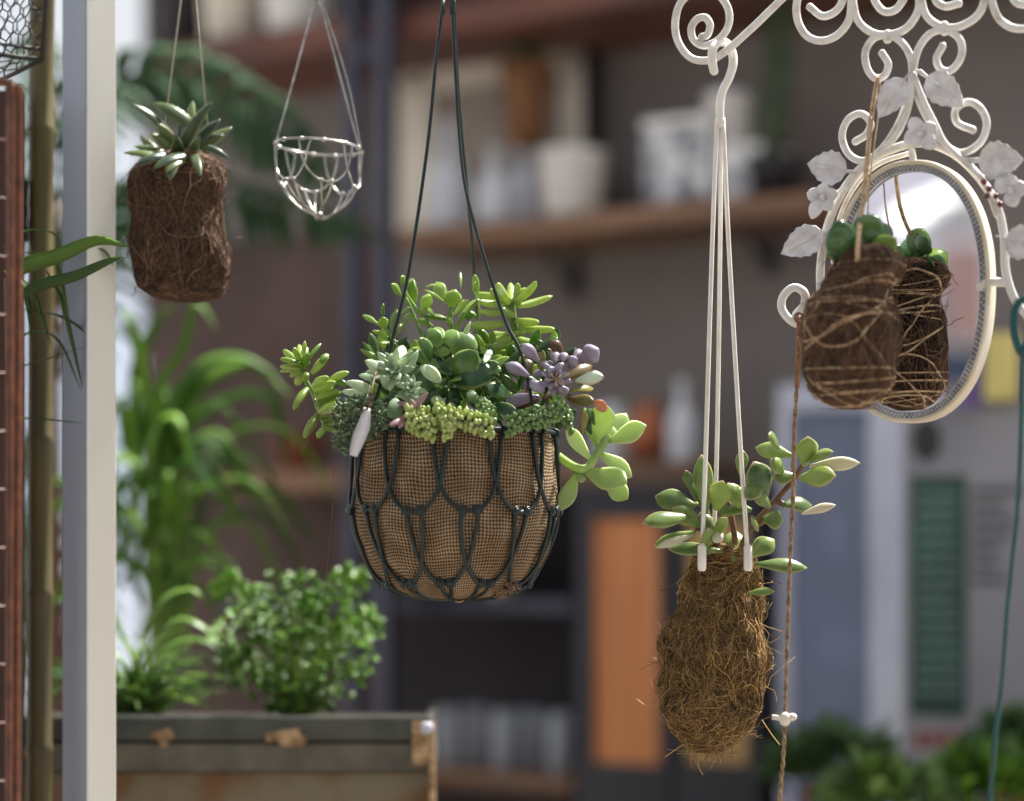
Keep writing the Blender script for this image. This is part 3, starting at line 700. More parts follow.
for a in ((455,400,440,470,50,-.06,.1),(480,400,395,440,46,-.06,.6),(500,400,520,460,36,-.06,.8),(430,400,350,430,40,-.05,.3),(480,400,500,262,54,.02,.4),(520,390,600,330,44,.01,.3),(430,430,360,350,44,.01,.3),(500,430,520,350,60,-.05,.35),(440,350,332,268,44,-.02,.8),(490,320,395,268,60,.0,.6),(470,380,552,262,50,-.02,.3),(450,380,405,318,55,-.03,.2),(440,420,318,398,50,-.04,.9),(450,415,345,380,50,-.02,.6),(470,410,428,450,52,-.06,.3),(500,380,570,310,46,.0,.3),(480,390,470,300,50,.02,.2),(520,365,580,350,34,0,.5),(535,380,592,412,30,-.02,.5),(470,420,455,345,60,-.05,.2),(455,400,385,345,50,-.03,.4)):
    L5(mb,*a)
mb.build('leaves',M_['aloe'],t)
for (x0,x1,y1) in ((181,164,108),(196,208,106)):
    mb=MB(); a=P(x0,0,d); b=P(x1,y1,d); top=V((a.x+(a.x-b.x)*.5,3.03,2.84)); mb.tube([b-V((0,0,.03)),a,top],.6*s,5); mb.build('thread',M_['thread'],t)

# net generator
def net(mb,surf,N_,rows,r,phase=0.,knots=None,w0=.28,half=False):
    D=2*PI/N_
    for ri,(t0,t1) in enumerate(rows):
        off=phase+(D/2 if ri%2 else 0)
        for k_ in range(N_):
            a=off+k_*D; w=D*w0
            prof=[(-w/2,0),(-w*.42,.3),(-w*.12,.62),(D*.1,.82),(D*.25,.95),(D*.37,1.0),(D*.5,1.01),(D*.63,1.0),(D*.75,.95),(D*.9,.82),(D+w*.12,.62),(D+w*.42,.3),(D+w/2,0)]
            jx=rnd.uniform(-.05,.05)*D; jt=rnd.uniform(-.03,.04)
            pts=[surf(a+x+jx*math.sin(PI*tt),t0+(t1-t0)*tt*(1+jt),.0 if abs(x-D/2)>D*.45 else .0008) for x,tt in prof]
            mb.tube(catmull(pts,4),r,8)
            if knots is not None:
                for q in (.37,.63): knots.append(surf(a+D*q+jx*.0,t0+(t1-t0)*(1+jt),.0005))

# small empty silver wire basket
t=thing('wire_basket','small empty silver wire basket hanging from thin wires','basket',P(319,218,3.02))
d=3.02; s=d/F
pf=[(147,43),(152,43.5),(166,43),(180,41),(192,36),(204,27),(212,16),(217,3)]
def sfw(ph,tt,ex=0.):
    tt=min(max(tt,0),1); x=tt*(len(pf)-1); i=min(int(x),len(pf)-2); f=x-i
    y=pf[i][0]+(pf[i+1][0]-pf[i][0])*f; r=(pf[i][1]+(pf[i+1][1]-pf[i][1])*f)*s+ex
    c=P(318.5,y,d); return V((c.x+r*math.cos(ph),c.y+r*math.sin(ph),c.z-.004*math.cos(ph-.3)))
mb=MB(); mb.tube([sfw(2*PI*i/40,0) for i in range(40)],1.5*s,8,closed=True); mb.build('rim',M_['silver'],t)
mb=MB(); net(mb,sfw,6,((0,.5),(.5,.97)),.95*s,.3); 
kn=[]
for q in range(12): mb.ball(sfw(q*PI/6+.2,.01),.0032)
mb.ball(P(319,216,d),.006)
for q in range(6): mb.ball(sfw(.3+q*PI/3+PI/6*1.26,.5),.0026); mb.ball(sfw(.3+q*PI/3+PI/6*.74,.5),.0026)
mb.build('net',M_['silver'],t)
for (px,py,dd,rr) in ((287,145,-.02,1.1),(303,143,.04,.8),(322,141,-.055,1.2),(355,148,.0,.9)):
    mb=MB(); a=sfw(math.atan2(dd*18,(px-318.5)),0); e=P(318+(px-318)*.05,-6,d); m_=a.lerp(e,.45)+V((0,0,-.001))
    if px==355: m_=m_+V((.006,0,0))
    mb.tube(catmull([a,m_,e],8)+[V((e.x,e.y,2.44+.4))],rr*s*.8,6); mb.build('hanging_wire',M_['silver'],t)

# planter trough
d=3.3; s=d/F
xl=-120; xr=433
def tb(mb,x0,x1,y0,y1,df,dep,bev=0.):
    a=P(x0,y0,df); b=P(x1,y1,df); mb.box(((a.x+b.x)/2,df+dep/2,(a.z+b.z)/2),X,Y,UP,(b.x-a.x)/2,dep/2,(a.z-b.z)/2,bev)
t=thing('planter_trough','long weathered metal planter box with rusty lower panel at bottom left','planter',P(160,960,3.3))
mb=MB(); tb(mb,xl,xr-2,773,960,3.315,.2); mb.build('panel',M_['rust'],t,smooth=False)
mb=MB(); tb(mb,xl,xr,716,741,3.3,.02,.003); tb(mb,xl,xl+8,716,741,3.32,.2); tb(mb,xr-8,xr,716,741,3.32,.21,.002); tb(mb,xl,xr,716,741,3.52,.02); mb.build('top_rail',M_['trough'],t,smooth=False)
mb=MB(); tb(mb,xl,xr-1,743,772,3.304,.235,.003); mb.build('lower_rail',M_['rail2'],t,smooth=False)
mb=MB(); tb(mb,412,434,722,765,3.293,.012,.002); tb(mb,429,435,722,960,3.29,.02,.002); mb.build('corner_bracket',M_['chip'],t,smooth=False)
mb=MB(); mb.ball(P(427,728,3.29),7*s,.006,6*s); mb.build('rivet',M_['winframe'],t,'pale rivet on the corner')
for (cx,cy,w,h) in ((162,738,12,12),(285,737,22,11),(14,745,14,16)):
    mb=MB(); c=P(cx,cy,3.297); n=14; vs=[]
    for i in range(n):
        q=2*PI*i/n; rr=rnd.uniform(.5,1.1); vs.append(c+V((math.cos(q)*w*s*rr,0,math.sin(q)*h*s*rr)))
    mb.add(vs+[v+V((0,.006,0)) for v in vs]+[c+V((0,-.003,0))],[(i,(i+1)%n,2*n) for i in range(n)]+[(i,i+n,(i+1)%n+n,(i+1)%n) for i in range(n)]); mb.build('flaking_patch',M_['chip'],t,'tan flaking patch',smooth=False)
mb=MB(); tb(mb,xl+8,xr-8,722,742,3.32,.2); mb.build('soil',M_['soil'],t,smooth=False)
zt=P(0,960,3.315).z
t=thing('workbench','wooden workbench carrying the planter box, below the picture edge','table',(-.5,3.5,0))
mb=MB(); mb.box((-.5,3.5,zt-.022),X,Y,UP,.7,.26,.02,.004); mb.build('tabletop',M_['shelf'],t,smooth=False)
for sx in (-1,1):
    for sy in (-1,1):
        mb=MB(); mb.box((-.5+sx*.64,3.5+sy*.22,(zt-.042)/2),X,Y,UP,.025,.025,(zt-.042)/2,.003); mb.build('leg',M_['shelf'],t,smooth=False)

ZS=P(0,722,3.32).z
# spider plant in the trough
c=P(138,700,3.42); c.z=ZS
t=thing('spider_plant','tufted spider plant with narrow arching leaves in the planter box, beside the post','plant',c)
mb=MB()
for i in range(110):
    a=rnd.uniform(0,2*PI); l=rnd.uniform(.08,.17); e=rnd.uniform(.25,1.25)
    d1=V((math.cos(a)*math.cos(e),math.sin(a)*math.cos(e)*.6,math.sin(e)))
    b=c+V((rnd.uniform(-.03,.03),rnd.uniform(-.02,.02),.0)); m_=b+d1*l*.6; tp=b+V((d1.x*l*1.25,d1.y*l*1.2,d1.z*l*.75+rnd.uniform(-.02,.03)))
    mb.blade([b,b.lerp(m_,.5)+UP*.008,m_+UP*.01,tp],rnd.uniform(.007,.012),V((d1.x*-.4,-.5,1)),rnd.random())
for pts in (((150,650),(180,620),(215,640),(235,690)),((150,655),(190,640),(225,655),(250,700)),((140,640),(165,600),(190,590),(205,600)),((130,650),(100,600),(60,600),(50,620)),((120,680),(80,650),(58,680),(50,715))):
    mb.blade([P(x,y,3.48) for x,y in pts],.013,V((0,-.6,1)),rnd.uniform(.3,.9))
mb.build('foliage',M_['spider'],t)
# parsley bush
c=P(296,715,3.42); c.z=ZS
t=thing('parsley_bush','bushy bright green parsley plant growing at the right end of the planter box','plant',c)
mb=MB(); st=MB()
cc=P(296,645,3.42); s=3.42/F
for i in range(560):
    a=rnd.uniform(0,2*PI); e=math.asin(rnd.uniform(-1,1)); R=rnd.uniform(.2,1)**.5
    p=cc+V((math.cos(a)*math.cos(e)*84*s*R,math.sin(a)*math.cos(e)*.075*R,math.sin(e)*70*s*R))
    if p.x<cc.x-55*s and p.z>cc.z+30*s and rnd.random()<.7: continue
    p.z=max(p.z,ZS+.01)
    od=(p-cc).normalized()+V((0,0,.5))
    for j in range(5):
        q=V((od.x+rnd.uniform(-.9,.9),od.y+rnd.uniform(-.9,.9),od.z+rnd.uniform(-.5,.5))).normalized(); l=rnd.uniform(.008,.015)
        mb.leaf(p,p+q*l,l*.85,V((rnd.uniform(-.6,.6),-.5,.8)),'spoon',.06,bend=.12,cup=.2,var=rnd.random()*.7+.3*(R>.75),ns=4,nc=6,serr=.25)
    if i%7==0: st.tube(catmull([c+V((rnd.uniform(-.02,.02),rnd.uniform(-.02,.02),0)),c.lerp(p,.5)+V((0,0,.015)),p],4),.0016,5)
for (px,py) in ((228,580),(238,592),(220,590),(345,575),(360,580),(372,625)):
    p=P(px,py,3.48)
    for j in range(9):
        a=rnd.uniform(0,2*PI); mb.leaf(p,p+V((math.cos(a),rnd.uniform(-.4,.4),math.sin(a)))*.02,.014,V((rnd.uniform(-.3,.3),-.8,.4)),'spoon',.06,bend=.1,cup=.2,var=rnd.uniform(.6,1),ns=4,nc=6,serr=.25)
    st.tube(catmull([c,c.lerp(p,.5)+V((0,0,.02)),p],4),.0016,5)
mb.build('foliage',M_['parsley'],t); st.build('stems',M_['stem'],t)

# tall broad-blade palm behind
d=4.05; s=d/F
c=P(160,760,d); c.z=ZS-.12
t=thing('lily_palm','tall plant with drooping strap leaves behind the planter box and post','plant',c)
mb=MB()
def c6(x,y,d=3.8): return P(x/2.56,230+y/2.56,d)
for pts,w in ((((400,640),(440,500),(520,400),(640,350),(760,440)),60),(((420,680),(480,520),(600,430),(700,440),(735,620)),55),(((450,560),(540,540),(620,620),(680,740)),50),(((400,600),(440,460),(520,350),(620,330),(720,380)),50),(((350,520),(350,360),(400,240),(450,190)),42),(((380,500),(360,340),(330,240),(310,200)),36),(((390,560),(400,420),(470,300),(500,190),(560,260)),30),(((300,430),(340,520),(350,640),(345,768)),36),(((430,400),(400,500),(380,620),(395,760)),40),(((420,420),(470,560),(520,640),(560,680)),40),(((380,700),(330,560),(310,450),(305,420)),34),(((450,700),(480,600),(530,560),(640,700)),40),(((400,760),(430,620),(480,480),(570,420)),40),(((430,768),(420,620),(410,520),(440,400)),44),(((370,768),(390,600),(370,480),(420,380)),50)):
    dd=rnd.uniform(-.12,.12); mb.blade([c6(x,y,d+dd) for x,y in pts],w/2.56*s*.95,V((rnd.uniform(-.3,.3),-.7,.8)),rnd.random())
for i in range(46):
    a=rnd.uniform(0,2*PI); b=P(155+rnd.uniform(-25,30),rnd.uniform(470,650),d+rnd.uniform(-.1,.1)); l=rnd.uniform(.1,.26)
    dx=math.cos(a); 
    mb.blade([b,b+V((dx*l*.3,math.sin(a)*l*.2,l*.55)),b+V((dx*l*.75,math.sin(a)*l*.4,l*.6)),b+V((dx*l*1.1,math.sin(a)*l*.5,l*.1))],rnd.uniform(.012,.024),V((dx*-.3,-.6,.8)),rnd.random())
mb.build('foliage',M_['palm'],t)
mb=MB()
for i in range(6): mb.tube(catmull([c+V((rnd.uniform(-.03,.03),0,0)),P(150+i*8,600,d),P(145+i*7,470,d)],4),.007,6)
mb.build('stems',M_['stem'],t)
mb=MB(); mb.lathe(c-V((0,0,.22)),[(.08,0),(.11,.2),(.12,.24),(.1,.24),(.09,.2),(.001,.2)],24); mb.build('pot',M_['terracotta'],t)
mb=MB(); h=c.z-.22; mb.box((c.x,c.y,h-.01),X,Y,UP,.11,.11,.01)
for sx in (-1,1):
    for sy in (-1,1): mb.box((c.x+sx*.095,c.y+sy*.095,h/2-.01),X,Y,UP,.012,.012,h/2-.01)
tag(mb.build('plant_stand',M_['shelf'],smooth=False),'four legged wooden stand under the drooping strap leaf plant','stand')

# feather palms
def frond(mb,pts,ll,n,mat_var,droop=.5,w=.02,side=(1,1)):
    p=catmull(pts,10); m=len(p)
    mb.tube(p,lambda q:.007*(1-q*.8)+.001,6,var=mat_var)
    for i in range(n):
        t_=.08+.9*i/n; j=int(t_*(m-1)); a=p[j]; tg=(p[min(j+1,m-1)]-p[max(j-1,0)]).normalized()
        sd=tg.cross(V((0,-1,.2))).normalized()
        for q in (-1,1):
            if not side[0 if q<0 else 1]: continue
            l=ll*math.sin(PI*min(1,.18+t_*.86))**.6*rnd.uniform(.85,1.1)
            dv=(sd*q+tg*.85).normalized()+V((0,rnd.uniform(-.3,.3),0))
            mb.blade([a,a+dv*l*.5+V((0,0,.0)),a+dv*l+V((0,0,-droop*l))],w,V((0,-1,.6)),rnd.random()*.6+mat_var*.4,per=3)
t=thing('feather_palm','large dark feather palm arching across the back, upper left behind the hanging pots','palm',P(20,1000,4.6))
t.location.z=0.; ORG[t.name]=t.location.copy()
d=4.5
fr=[([(60,200),(90,110),(150,72),(230,95),(290,140),(350,215)],.12,32),([(50,330),(90,235),(170,190),(280,210),(400,243)],.10,30),([(40,300),(50,200),(44,100),(30,20)],.16,16),([(50,400),(80,300),(110,220),(150,170)],.14,14)]
for i,(f,ll,n_) in enumerate(fr):
    mb=MB(); frond(mb,[P(x,y,d+.12*math.sin(i*2.1)) for x,y in f],ll,n_,.5,w=.024); mb.build('frond',M_['farpalm'],t)
mb=MB(); b=P(44,420,d); mb.tube(catmull([V((b.x,b.y,0)),V((b.x+.02,b.y,.6)),V((b.x,b.y,b.z)),P(50,200,d)],6),lambda q:.045-.02*q,10); mb.build('trunk',M_['redstem'],t)
# low foliage beyond trough, left
t=thing('fern_clump','dark ferny clump seen between the post and the bamboo cane','plant',V((P(60,700,4.6).x,4.6,0)))
mb=MB()
for i in range(12):
    b=P(60+rnd.uniform(-15,20),760,4.6); a=rnd.uniform(-1,1)
    frond(mb,[b,b+V((a*.05,0,.2)),b+V((a*.14,rnd.uniform(-.05,.05),.36+rnd.uniform(0,.25))),b+V((a*.3,0,.42+rnd.uniform(-.1,.2)))],.08,14,.3,w=.013)
mb.build('foliage',M_['palm'],t)
mb=MB(); b=P(60,760,4.6); mb.lathe(V((b.x,b.y,0)),[(.12,0),(.15,b.z-.03),(.16,b.z),(.14,b.z),(.12,b.z-.05),(.001,b.z-.05)],24); mb.build('pot',M_['steeldark'],t)

# ================================================================= MAIN BASKET
D0=2.9; S=D0/F
BC=P(455,0,D0)
prof_b=[(434,100),(440,101.5),(460,103),(480,104),(500,104.5),(515,103.5),(530,101),(548,95),(565,87),(580,77),(590,66),(596,50),(599,26),(600,4)]
def bprof(t):
    x=t*(len(prof_b)-1); i=min(max(int(x),0),len(prof_b)-2); f=x-i
    return prof_b[i][0]+(prof_b[i+1][0]-prof_b[i][0])*f, prof_b[i][1]+(prof_b[i+1][1]-prof_b[i][1])*f
def tfory(y):
    for i in range(len(prof_b)-1):
        if prof_b[i][0]<=y<=prof_b[i+1][0]: return (i+(y-prof_b[i][0])/(prof_b[i+1][0]-prof_b[i][0]))/(len(prof_b)-1)
    return 1.
def sfb(ph,t,ex=0.):
    y,r=bprof(min(max(t,0),1)); c=P(455,y,D0)
    return V((c.x+(r*S+ex)*math.cos(ph),c.y+(r*S+ex)*math.sin(ph),c.z))
basket=thing('hanging_basket','round burlap-lined hanging basket in dark green netting, filled with mixed succulents','hanging basket',P(455,600,D0))
# liner
NB=12; PH=-PI/2-.10
def bag(ph,t):
    y,r=bprof(t); D=2*PI/NB
    k1=math.cos((ph-PH)*NB)      # +1 under top pairs
    tt=t*13/ (13.0)
    amp=.0022*math.sin(PI*min(1,t*1.05))**.5
    row=(y-434)/76.
    wv=(-k1 if row<1 else k1)*min(1,abs(row-1)*3)*amp
    nz=noise.noise(V((math.cos(ph)*3,math.sin(ph)*3,y/24.)))*.0035+noise.noise(V((math.cos(ph)*9,math.sin(ph)*9,y/40.)))*.0016
    return sfb(ph,t,-.0035+wv+nz)
mb=MB(); nn=192; nt_=80; vs=[];uv=[];fs=[]
for i in range(nt_+1):
    for k_ in range(nn+1): vs.append(bag(2*PI*k_/nn,i/nt_)); 
lens=[0]
for i in range(nt_): lens.append(lens[-1]+(vs[(i+1)*(nn+1)]-vs[i*(nn+1)]).length)
for i in range(nt_+1):
    for k_ in range(nn+1): uv.append((k_/nn,lens[i]/.26))
for i in range(nt_):
    for k_ in range(nn): fs.append((i*(nn+1)+k_,(i+1)*(nn+1)+k_,(i+1)*(nn+1)+k_+1,i*(nn+1)+k_+1))
mb.add(vs,fs,uv); 
# folded lip
vs=[];uv=[];fs=[]
for j,(r,z) in enumerate(((-.0035,0),(-.006,.003),(-.010,.001),(-.012,-.02))):
    for k_ in range(nn+1):
        p=sfb(2*PI*k_/nn,0,r); p.z+=z+.002*noise.noise(V((math.cos(k_*.2)*3,math.sin(k_*.2)*3,1))); vs.append(p); uv.append((k_/nn,-j*.02))
for j in range(3):
    for k_ in range(nn): fs.append((j*(nn+1)+k_,j*(nn+1)+k_+1,(j+1)*(nn+1)+k_+1,(j+1)*(nn+1)+k_))
mb.add(vs,fs,uv); mb.build('burlap_liner',M_['burlap'],basket)
mb=MB(); c=P(455,436,D0); 
vs=[c+V((0,0,.012))]+[c+V((math.cos(q*PI/24)*.108,math.sin(q*PI/24)*.108,-.012)) for q in range(48)]
mb.add(vs+[c+V((0,0,-.05))],[(0,i+1,(i+1)%48+1) for i in range(48)]+[((i+1)%48+1,i+1,49) for i in range(48)]); mb.build('soil',M_['soil'],basket)
kn=[]
mb=MB(); rr=2.15*S
rows=((tfory(434),tfory(511)),(tfory(511),tfory(583)),(tfory(583),.985))
net(mb,lambda ph,t,ex=0.:sfb(ph,t,.0005+ex),NB,rows[:2],rr,PH,kn)
net(mb,lambda ph,t,ex=0.:sfb(ph,t,.0005+ex),NB,[rows[2]],rr*.9,PH,None)
for p in kn:
    c=V((BC.x,BC.y,p.z)); o=(p-c).normalized(); tg=V((-o.y,o.x,0))
    mb.ball(p+o*.0008,.0048,.0048,.0052,8,6)
    mb.tube([p+o*.002+UP*.005*math.cos(q)+tg*.0048*math.sin(q) for q in [i*PI/4 for i in range(8)]],.0018,6,closed=True)
mb.build('cord_net',M_['greencord'],basket)
mb=MB(); mb.tube([sfb(2*PI*i/64,0,.001) for i in range(64)],2.3*S,8,closed=True)
for k_ in range(NB):
    for sg in (-1,1):
        a=PH+k_*2*PI/NB+sg*.28*PI/NB; p=sfb(a,0,.001); o=V((math.cos(a),math.sin(a),0))
        mb.tube([p+o*.0045*math.cos(q)+UP*.0045*math.sin(q) for q in [i*PI/4 for i in range(8)]],.0017,6,closed=True)
mb.build('rim_wire',M_['greencord'],basket)
# frayed jute at lower right
mb=MB()
for i in range(60):
    a=sfb(-.75+rnd.uniform(-.12,.1),tfory(588)+rnd.uniform(-.06,.06),0); pts=[a]
    for j in range(4): pts.append(pts[-1]+V((rnd.uniform(-.001,.004),rnd.uniform(-.002,.002),rnd.uniform(-.004,.002))))
    mb.tube(pts,.0006,4,var=rnd.random())
mb.build('frayed_jute',M_['twine'],basket); mb=MB()
for (px,py,l) in ((455,601,6),):
    a=P(px,py,D0-.03); mb.tube(catmull([a,a+V((.006,0,-.001)),a+V((.012,0,.002))],3),.001,4)
mb.build('frayed_jute',pm('frayed_jute',srgb(190,160,130),srgb(150,116,90),rough=.9,ns=90),basket)
# cords
for pts in ([(443,-40,2.9),(443,0,2.9),(436,60,2.89),(427,150,2.87),(409,270,2.84),(392,340,2.82),(377,396,2.80),(366,434,2.80)],
            [(451,-40,2.9),(452,0,2.9),(456,80,2.89),(459,130,2.88),(466,190,2.86),(485,260,2.84),(505,320,2.83),(520,350,2.82),(529,385,2.81),(536,432,2.81)],
            [(453,-40,2.9),(454,0,2.9),(458,90,2.91),(466,180,2.94),(472,240,2.97),(476,300,3.0),(484,400,3.02),(488,432,3.02)]):
    mb=MB(); q=[P(*p) for p in pts]; q=[V((P(447,0,2.9).x,2.9,2.9))]+q; mb.tube(catmull(q,6),1.75*S,8); mb.build('hanging_cord',M_['greencord'],basket)

# ---- plants in basket
def C5(x,y): return (280+x/4.71,280+y/4.71)
def C6(x,y): return (400+x/4.71,270+y/4.71)
def C7(x,y): return (500+x/4.22,330+y/4.22)
def C2(x,y): return (620+x/1.996,400+y/1.996)
def C4(x,y): return (760+x/2.67,140+y/2.67)
def C3(x,y): return (660+x/2.813,y/2.813)
def LF(mb,cv,sc,lst,d0,kind='spoon',th=.32,up=.35,bend=.06,cup=0.,var=None,dv=.03,wk=1.25):
    for e in lst:
        bx,by,tx,ty,w=e[:5]; va=e[5] if len(e)>5 else (rnd.random() if var is None else var); dd=e[6] if len(e)>6 else rnd.uniform(-dv,dv)
        a=cv(bx,by); b=cv(tx,ty); p=P(a[0],a[1],d0); q=P(b[0],b[1],d0+dd)
        mb.leaf(p,q,w*wk/sc*d0/F,V((rnd.uniform(-.3,.3),-1,up+rnd.uniform(-.2,.2))).normalized(),kind,th,bend,cup,va)
def ST(mb,cv,pts,d0,r): mb.tube(catmull([P(*cv(x,y),d0 if len(p)<3 else p[2]) for p in pts for x,y in [p[:2]]],5),r*S,7)

def plant(name,label,cat=None):
    # a part of the basket : the mesh of leaves, stems below it
    return name
# lime stonecrop trailing at left
D1=2.87
lf=MB()
c=(100,440)
LF(lf,C5,4.71,[(95,400,0,370,26),(95,400,15,330,28),(98,395,60,318,32),(100,395,90,305,26),(105,395,118,285,20),(108,398,128,315,24),(115,400,195,298,20),(110,400,140,350,30),(100,420,0,408,24),(100,425,0,432,20),(105,430,45,455,28),(110,440,75,495,34),(125,440,120,475,34),(110,415,70,385,34),(120,410,120,370,36),(150,440,230,350,34),(190,390,225,350,30)],D1,'finger',.75,var=None)
LF(lf,C5,4.71,[(130,510,65,620,34,.4),(175,635,110,750,36,.5),(155,500,235,460,36),(230,480,328,435,34),(160,515,270,482,34),(165,545,250,498,36),(170,560,285,520,30),(175,585,290,530,36),(180,605,285,560,30),(185,625,295,578,36),(190,645,290,600,30),(195,665,330,640,34,.3),(215,680,315,670,34,.4),(200,680,300,715,42,.25),(215,700,180,740,30,.3),(250,470,320,500,30)],D1-.02,'finger',.75,bend=.1)
st=MB(); ST(st,C5,[(100,410),(120,470),(160,540),(200,640),(330,760)],D1+.005,2.6); ST(st,C5,[(185,610),(160,560)],D1,2)
o=lf.build('trailing_stonecrop',M_['lime'],basket,'pale lime finger-leaved stonecrop trailing over the left rim'); st.build('stem',M_['stem'],o)
# crassula stems top
lf=MB(); st=MB(); D2=2.93
LF(lf,C6,4.71,[(218,145,170,58,52,.8),(238,180,262,92,64,.7),(250,212,328,142,36,1),(100,195,138,112,44,.9),(220,160,112,92,17,.8),(368,128,350,18,28,.6),(285,90,283,8,12,.5),(35,130,58,40,44,.5),(20,70,0,30,36,.5),(320,235,330,190,56,.3),(160,265,80,235,26,.6),(120,80,165,70,12,1),(0,240,60,205,14,.4),(345,100,360,60,34,.8),(275,225,375,135,26,.7),(90,215,225,232,26,.7),(240,260,215,225,32,.6),(165,215,110,180,28,.7),(35,145,15,100,26,.6)],D2,'spoon',.35)
LF(lf,C5,4.71,[(470,215,388,165,24,.5),(492,235,478,172,44,.6),(520,245,552,138,28,.4),(505,262,432,240,18,.8),(492,165,488,118,42,.1),(572,75,520,18,36,.7),(538,275,628,160,15,.4),(535,298,472,302,30,.5),(520,350,443,358,22,.4),(640,110,612,5,42,.5),(668,150,712,72,42,.8),(560,165,620,130,22,.5),(545,240,575,205,16,.4),(610,60,620,0,42,.3),(530,330,560,300,30,.4)],D2-.02,'spoon',.4)
ST(st,C6,[(235,330),(237,240),(238,175)],D2,2); ST(st,C6,[(20,100),(60,160),(110,210),(230,235),(240,280)],D2,1.9); ST(st,C6,[(250,300),(300,220),(368,140)],D2,1.7); ST(st,C6,[(160,330),(130,240),(100,190)],D2,1.5)
ST(st,C5,[(600,380),(540,300),(500,240),(470,210)],D2-.02,1.6); ST(st,C5,[(700,330),(660,240),(600,100),(575,70)],D2-.01,1.8); ST(st,C5,[(560,300),(520,260),(550,160)],D2,1.2); ST(st,C6,[(350,300),(372,200),(350,100)],D2+.02,1.4)
o=lf.build('branching_crassula',M_['bright'],basket,'bright green branching crassula standing up behind the left cord'); st.build('stem',M_['stem'],o)
# finger stonecrop right top
lf=MB(); st=MB(); D3=2.89
LF(lf,C6,4.71,[(512,155,458,62,46,.8),(528,150,520,55,34,1),(545,150,555,58,30,.6),(540,155,642,52,36,.7),(548,172,722,118,32,.8),(535,150,605,85,42,.8),(490,160,372,145,34,.8),(500,198,366,190,32,.9),(535,215,480,185,44,.6),(495,250,330,256,38,.8),(545,238,656,246,36,.8),(555,272,732,274,36,.7),(520,322,418,335,38,.6),(545,318,640,338,30,.5),(460,120,358,108,36,.7),(510,352,400,358,38,.5),(500,300,430,290,28,.9),(520,390,360,378,40,.4),(530,410,400,430,44,.3),(540,420,640,400,44,.4),(545,370,620,360,36,.6),(490,150,430,88,34,.7),(530,300,590,290,30,.7)],D3,'finger',.7,bend=-.08,dv=.035)
ST(st,C6,[(500,560),(530,420),(540,300),(528,200),(522,140)],D3+.005,4)
o=lf.build('finger_stonecrop',M_['lime'],basket,'yellow green stonecrop with long finger leaves behind the right cord'); st.build('stem',M_['stem'],o)
# central big leaves
lf=MB(); D4=2.82
LF(lf,C6,4.71,[(185,365,138,275,60,.6),(150,430,82,320,64,.2),(235,360,247,280,66,.8),(195,410,200,335,80,.7),(270,420,325,295,100,.5),(270,520,365,380,112,.35),(250,510,450,500,118,.0),(250,500,180,395,72,.1),(200,490,55,370,44,.5),(245,480,215,395,60,.3),(150,560,48,495,72,.2),(230,530,290,518,36,.8),(330,520,470,440,70,.1),(400,560,510,590,70,.1),(350,470,480,480,60,.2),(180,560,100,640,60,.1),(240,560,290,620,60,.1),(300,560,350,640,60,.15),(200,330,165,270,40,.8),(430,640,560,680,50,0.),(140,520,20,470,60,.3)],D4,'round',.3,cup=.15,up=.5)
for i in range(14):
    a=i*2.4; c=P(*C6(230,470),D4+.02); r=.018+i*.0012
    lf.leaf(c,c+V((math.cos(a)*r*1.2,-.012-rnd.random()*.01,math.sin(a)*r+.01)),.017,V((-math.cos(a)*.5,-.4,1)),'round',.3,cup=.2,var=rnd.random()*.6)
lf.build('broad_leaf_rosette',M_['deep'],basket,'large round-leaved green rosette in the middle')
# second: whitish/mint rosettes left center
lf=MB()
def rosette(lf,cx,cy,d,R,n,w,tilt,kind='pointed',th=.3,cup=.25,v=(0,1)):
    c=P(cx,cy,d); s=d/F; ax=V(tilt).normalized(); e1=ax.orthogonal().normalized(); e2=ax.cross(e1)
    for i in range(n):
        a=i*2.39996; f=(i+1)/n; el=.15+.95*(1-f)
        dr=(e1*math.cos(a)+e2*math.sin(a))*math.cos(el)+ax*math.sin(el)
        L_=R*s*(.45+.55*f)
        b=c+ax*(.004*(1-f))
        lf.leaf(b,b+dr*L_,w*s*(.6+.4*f),ax*math.cos(el)-(e1*math.cos(a)+e2*math.sin(a))*math.sin(el),kind,th,-.05,cup,rnd.uniform(*v))
rosette(lf,394,372,2.80,30,20,15,(-.2,-1,.5))
lf.build('mint_echeveria',M_['mint'],basket,'pale grey green echeveria at the left of the basket'); lf=MB()
rosette(lf,410,390,2.79,18,16,11,(.1,-1,.4))
lf.build('mint_echeveria',M_['mint'],basket,'small pale echeveria low at the rim'); lf=MB()
for e in [(470,440,398,378,70,.9),(440,470,372,448,46,.4),(545,470,500,400,76,.6),(560,380,580,310,60,.6),(520,500,470,450,60,.7),(420,520,305,480,60,1),(410,550,290,525,50,.9),(535,650,545,555,78,.1),(640,555,540,550,46,.8),(590,500,545,490,40,.9),(740,470,690,400,54,1),(600,430,650,330,40,.6)]:
    lf=MB(); LF(lf,C5,4.71,[e],2.80,'pointed',.3,cup=.2); lf.build('echeveria_leaf',M_['mint'],basket)
for e in [(190,530,95,452,52,1),(395,440,428,378,26,1),(320,300,330,250,40,.9),(480,120,470,70,20,.9),(100,600,0,595,52,.6),(350,620,420,650,40,.6),(200,640,150,600,40,.7)]:
    lf=MB(); LF(lf,C6,4.71,[e],2.80,'round',.3,cup=.2); lf.build('echeveria_leaf',M_['mint'],basket)

# pink
lf=MB()
LF(lf,C5,4.71,[(625,600,548,575,32),(640,595,698,528,34),(620,605,660,560,28),(600,650,510,690,40,.2),(590,640,560,700,40,.8),(640,600,610,560,26)],2.775,'pointed',.3)
lf.build('pink_rosette',M_['pink'],basket,'small dusky pink rosette above the rim')
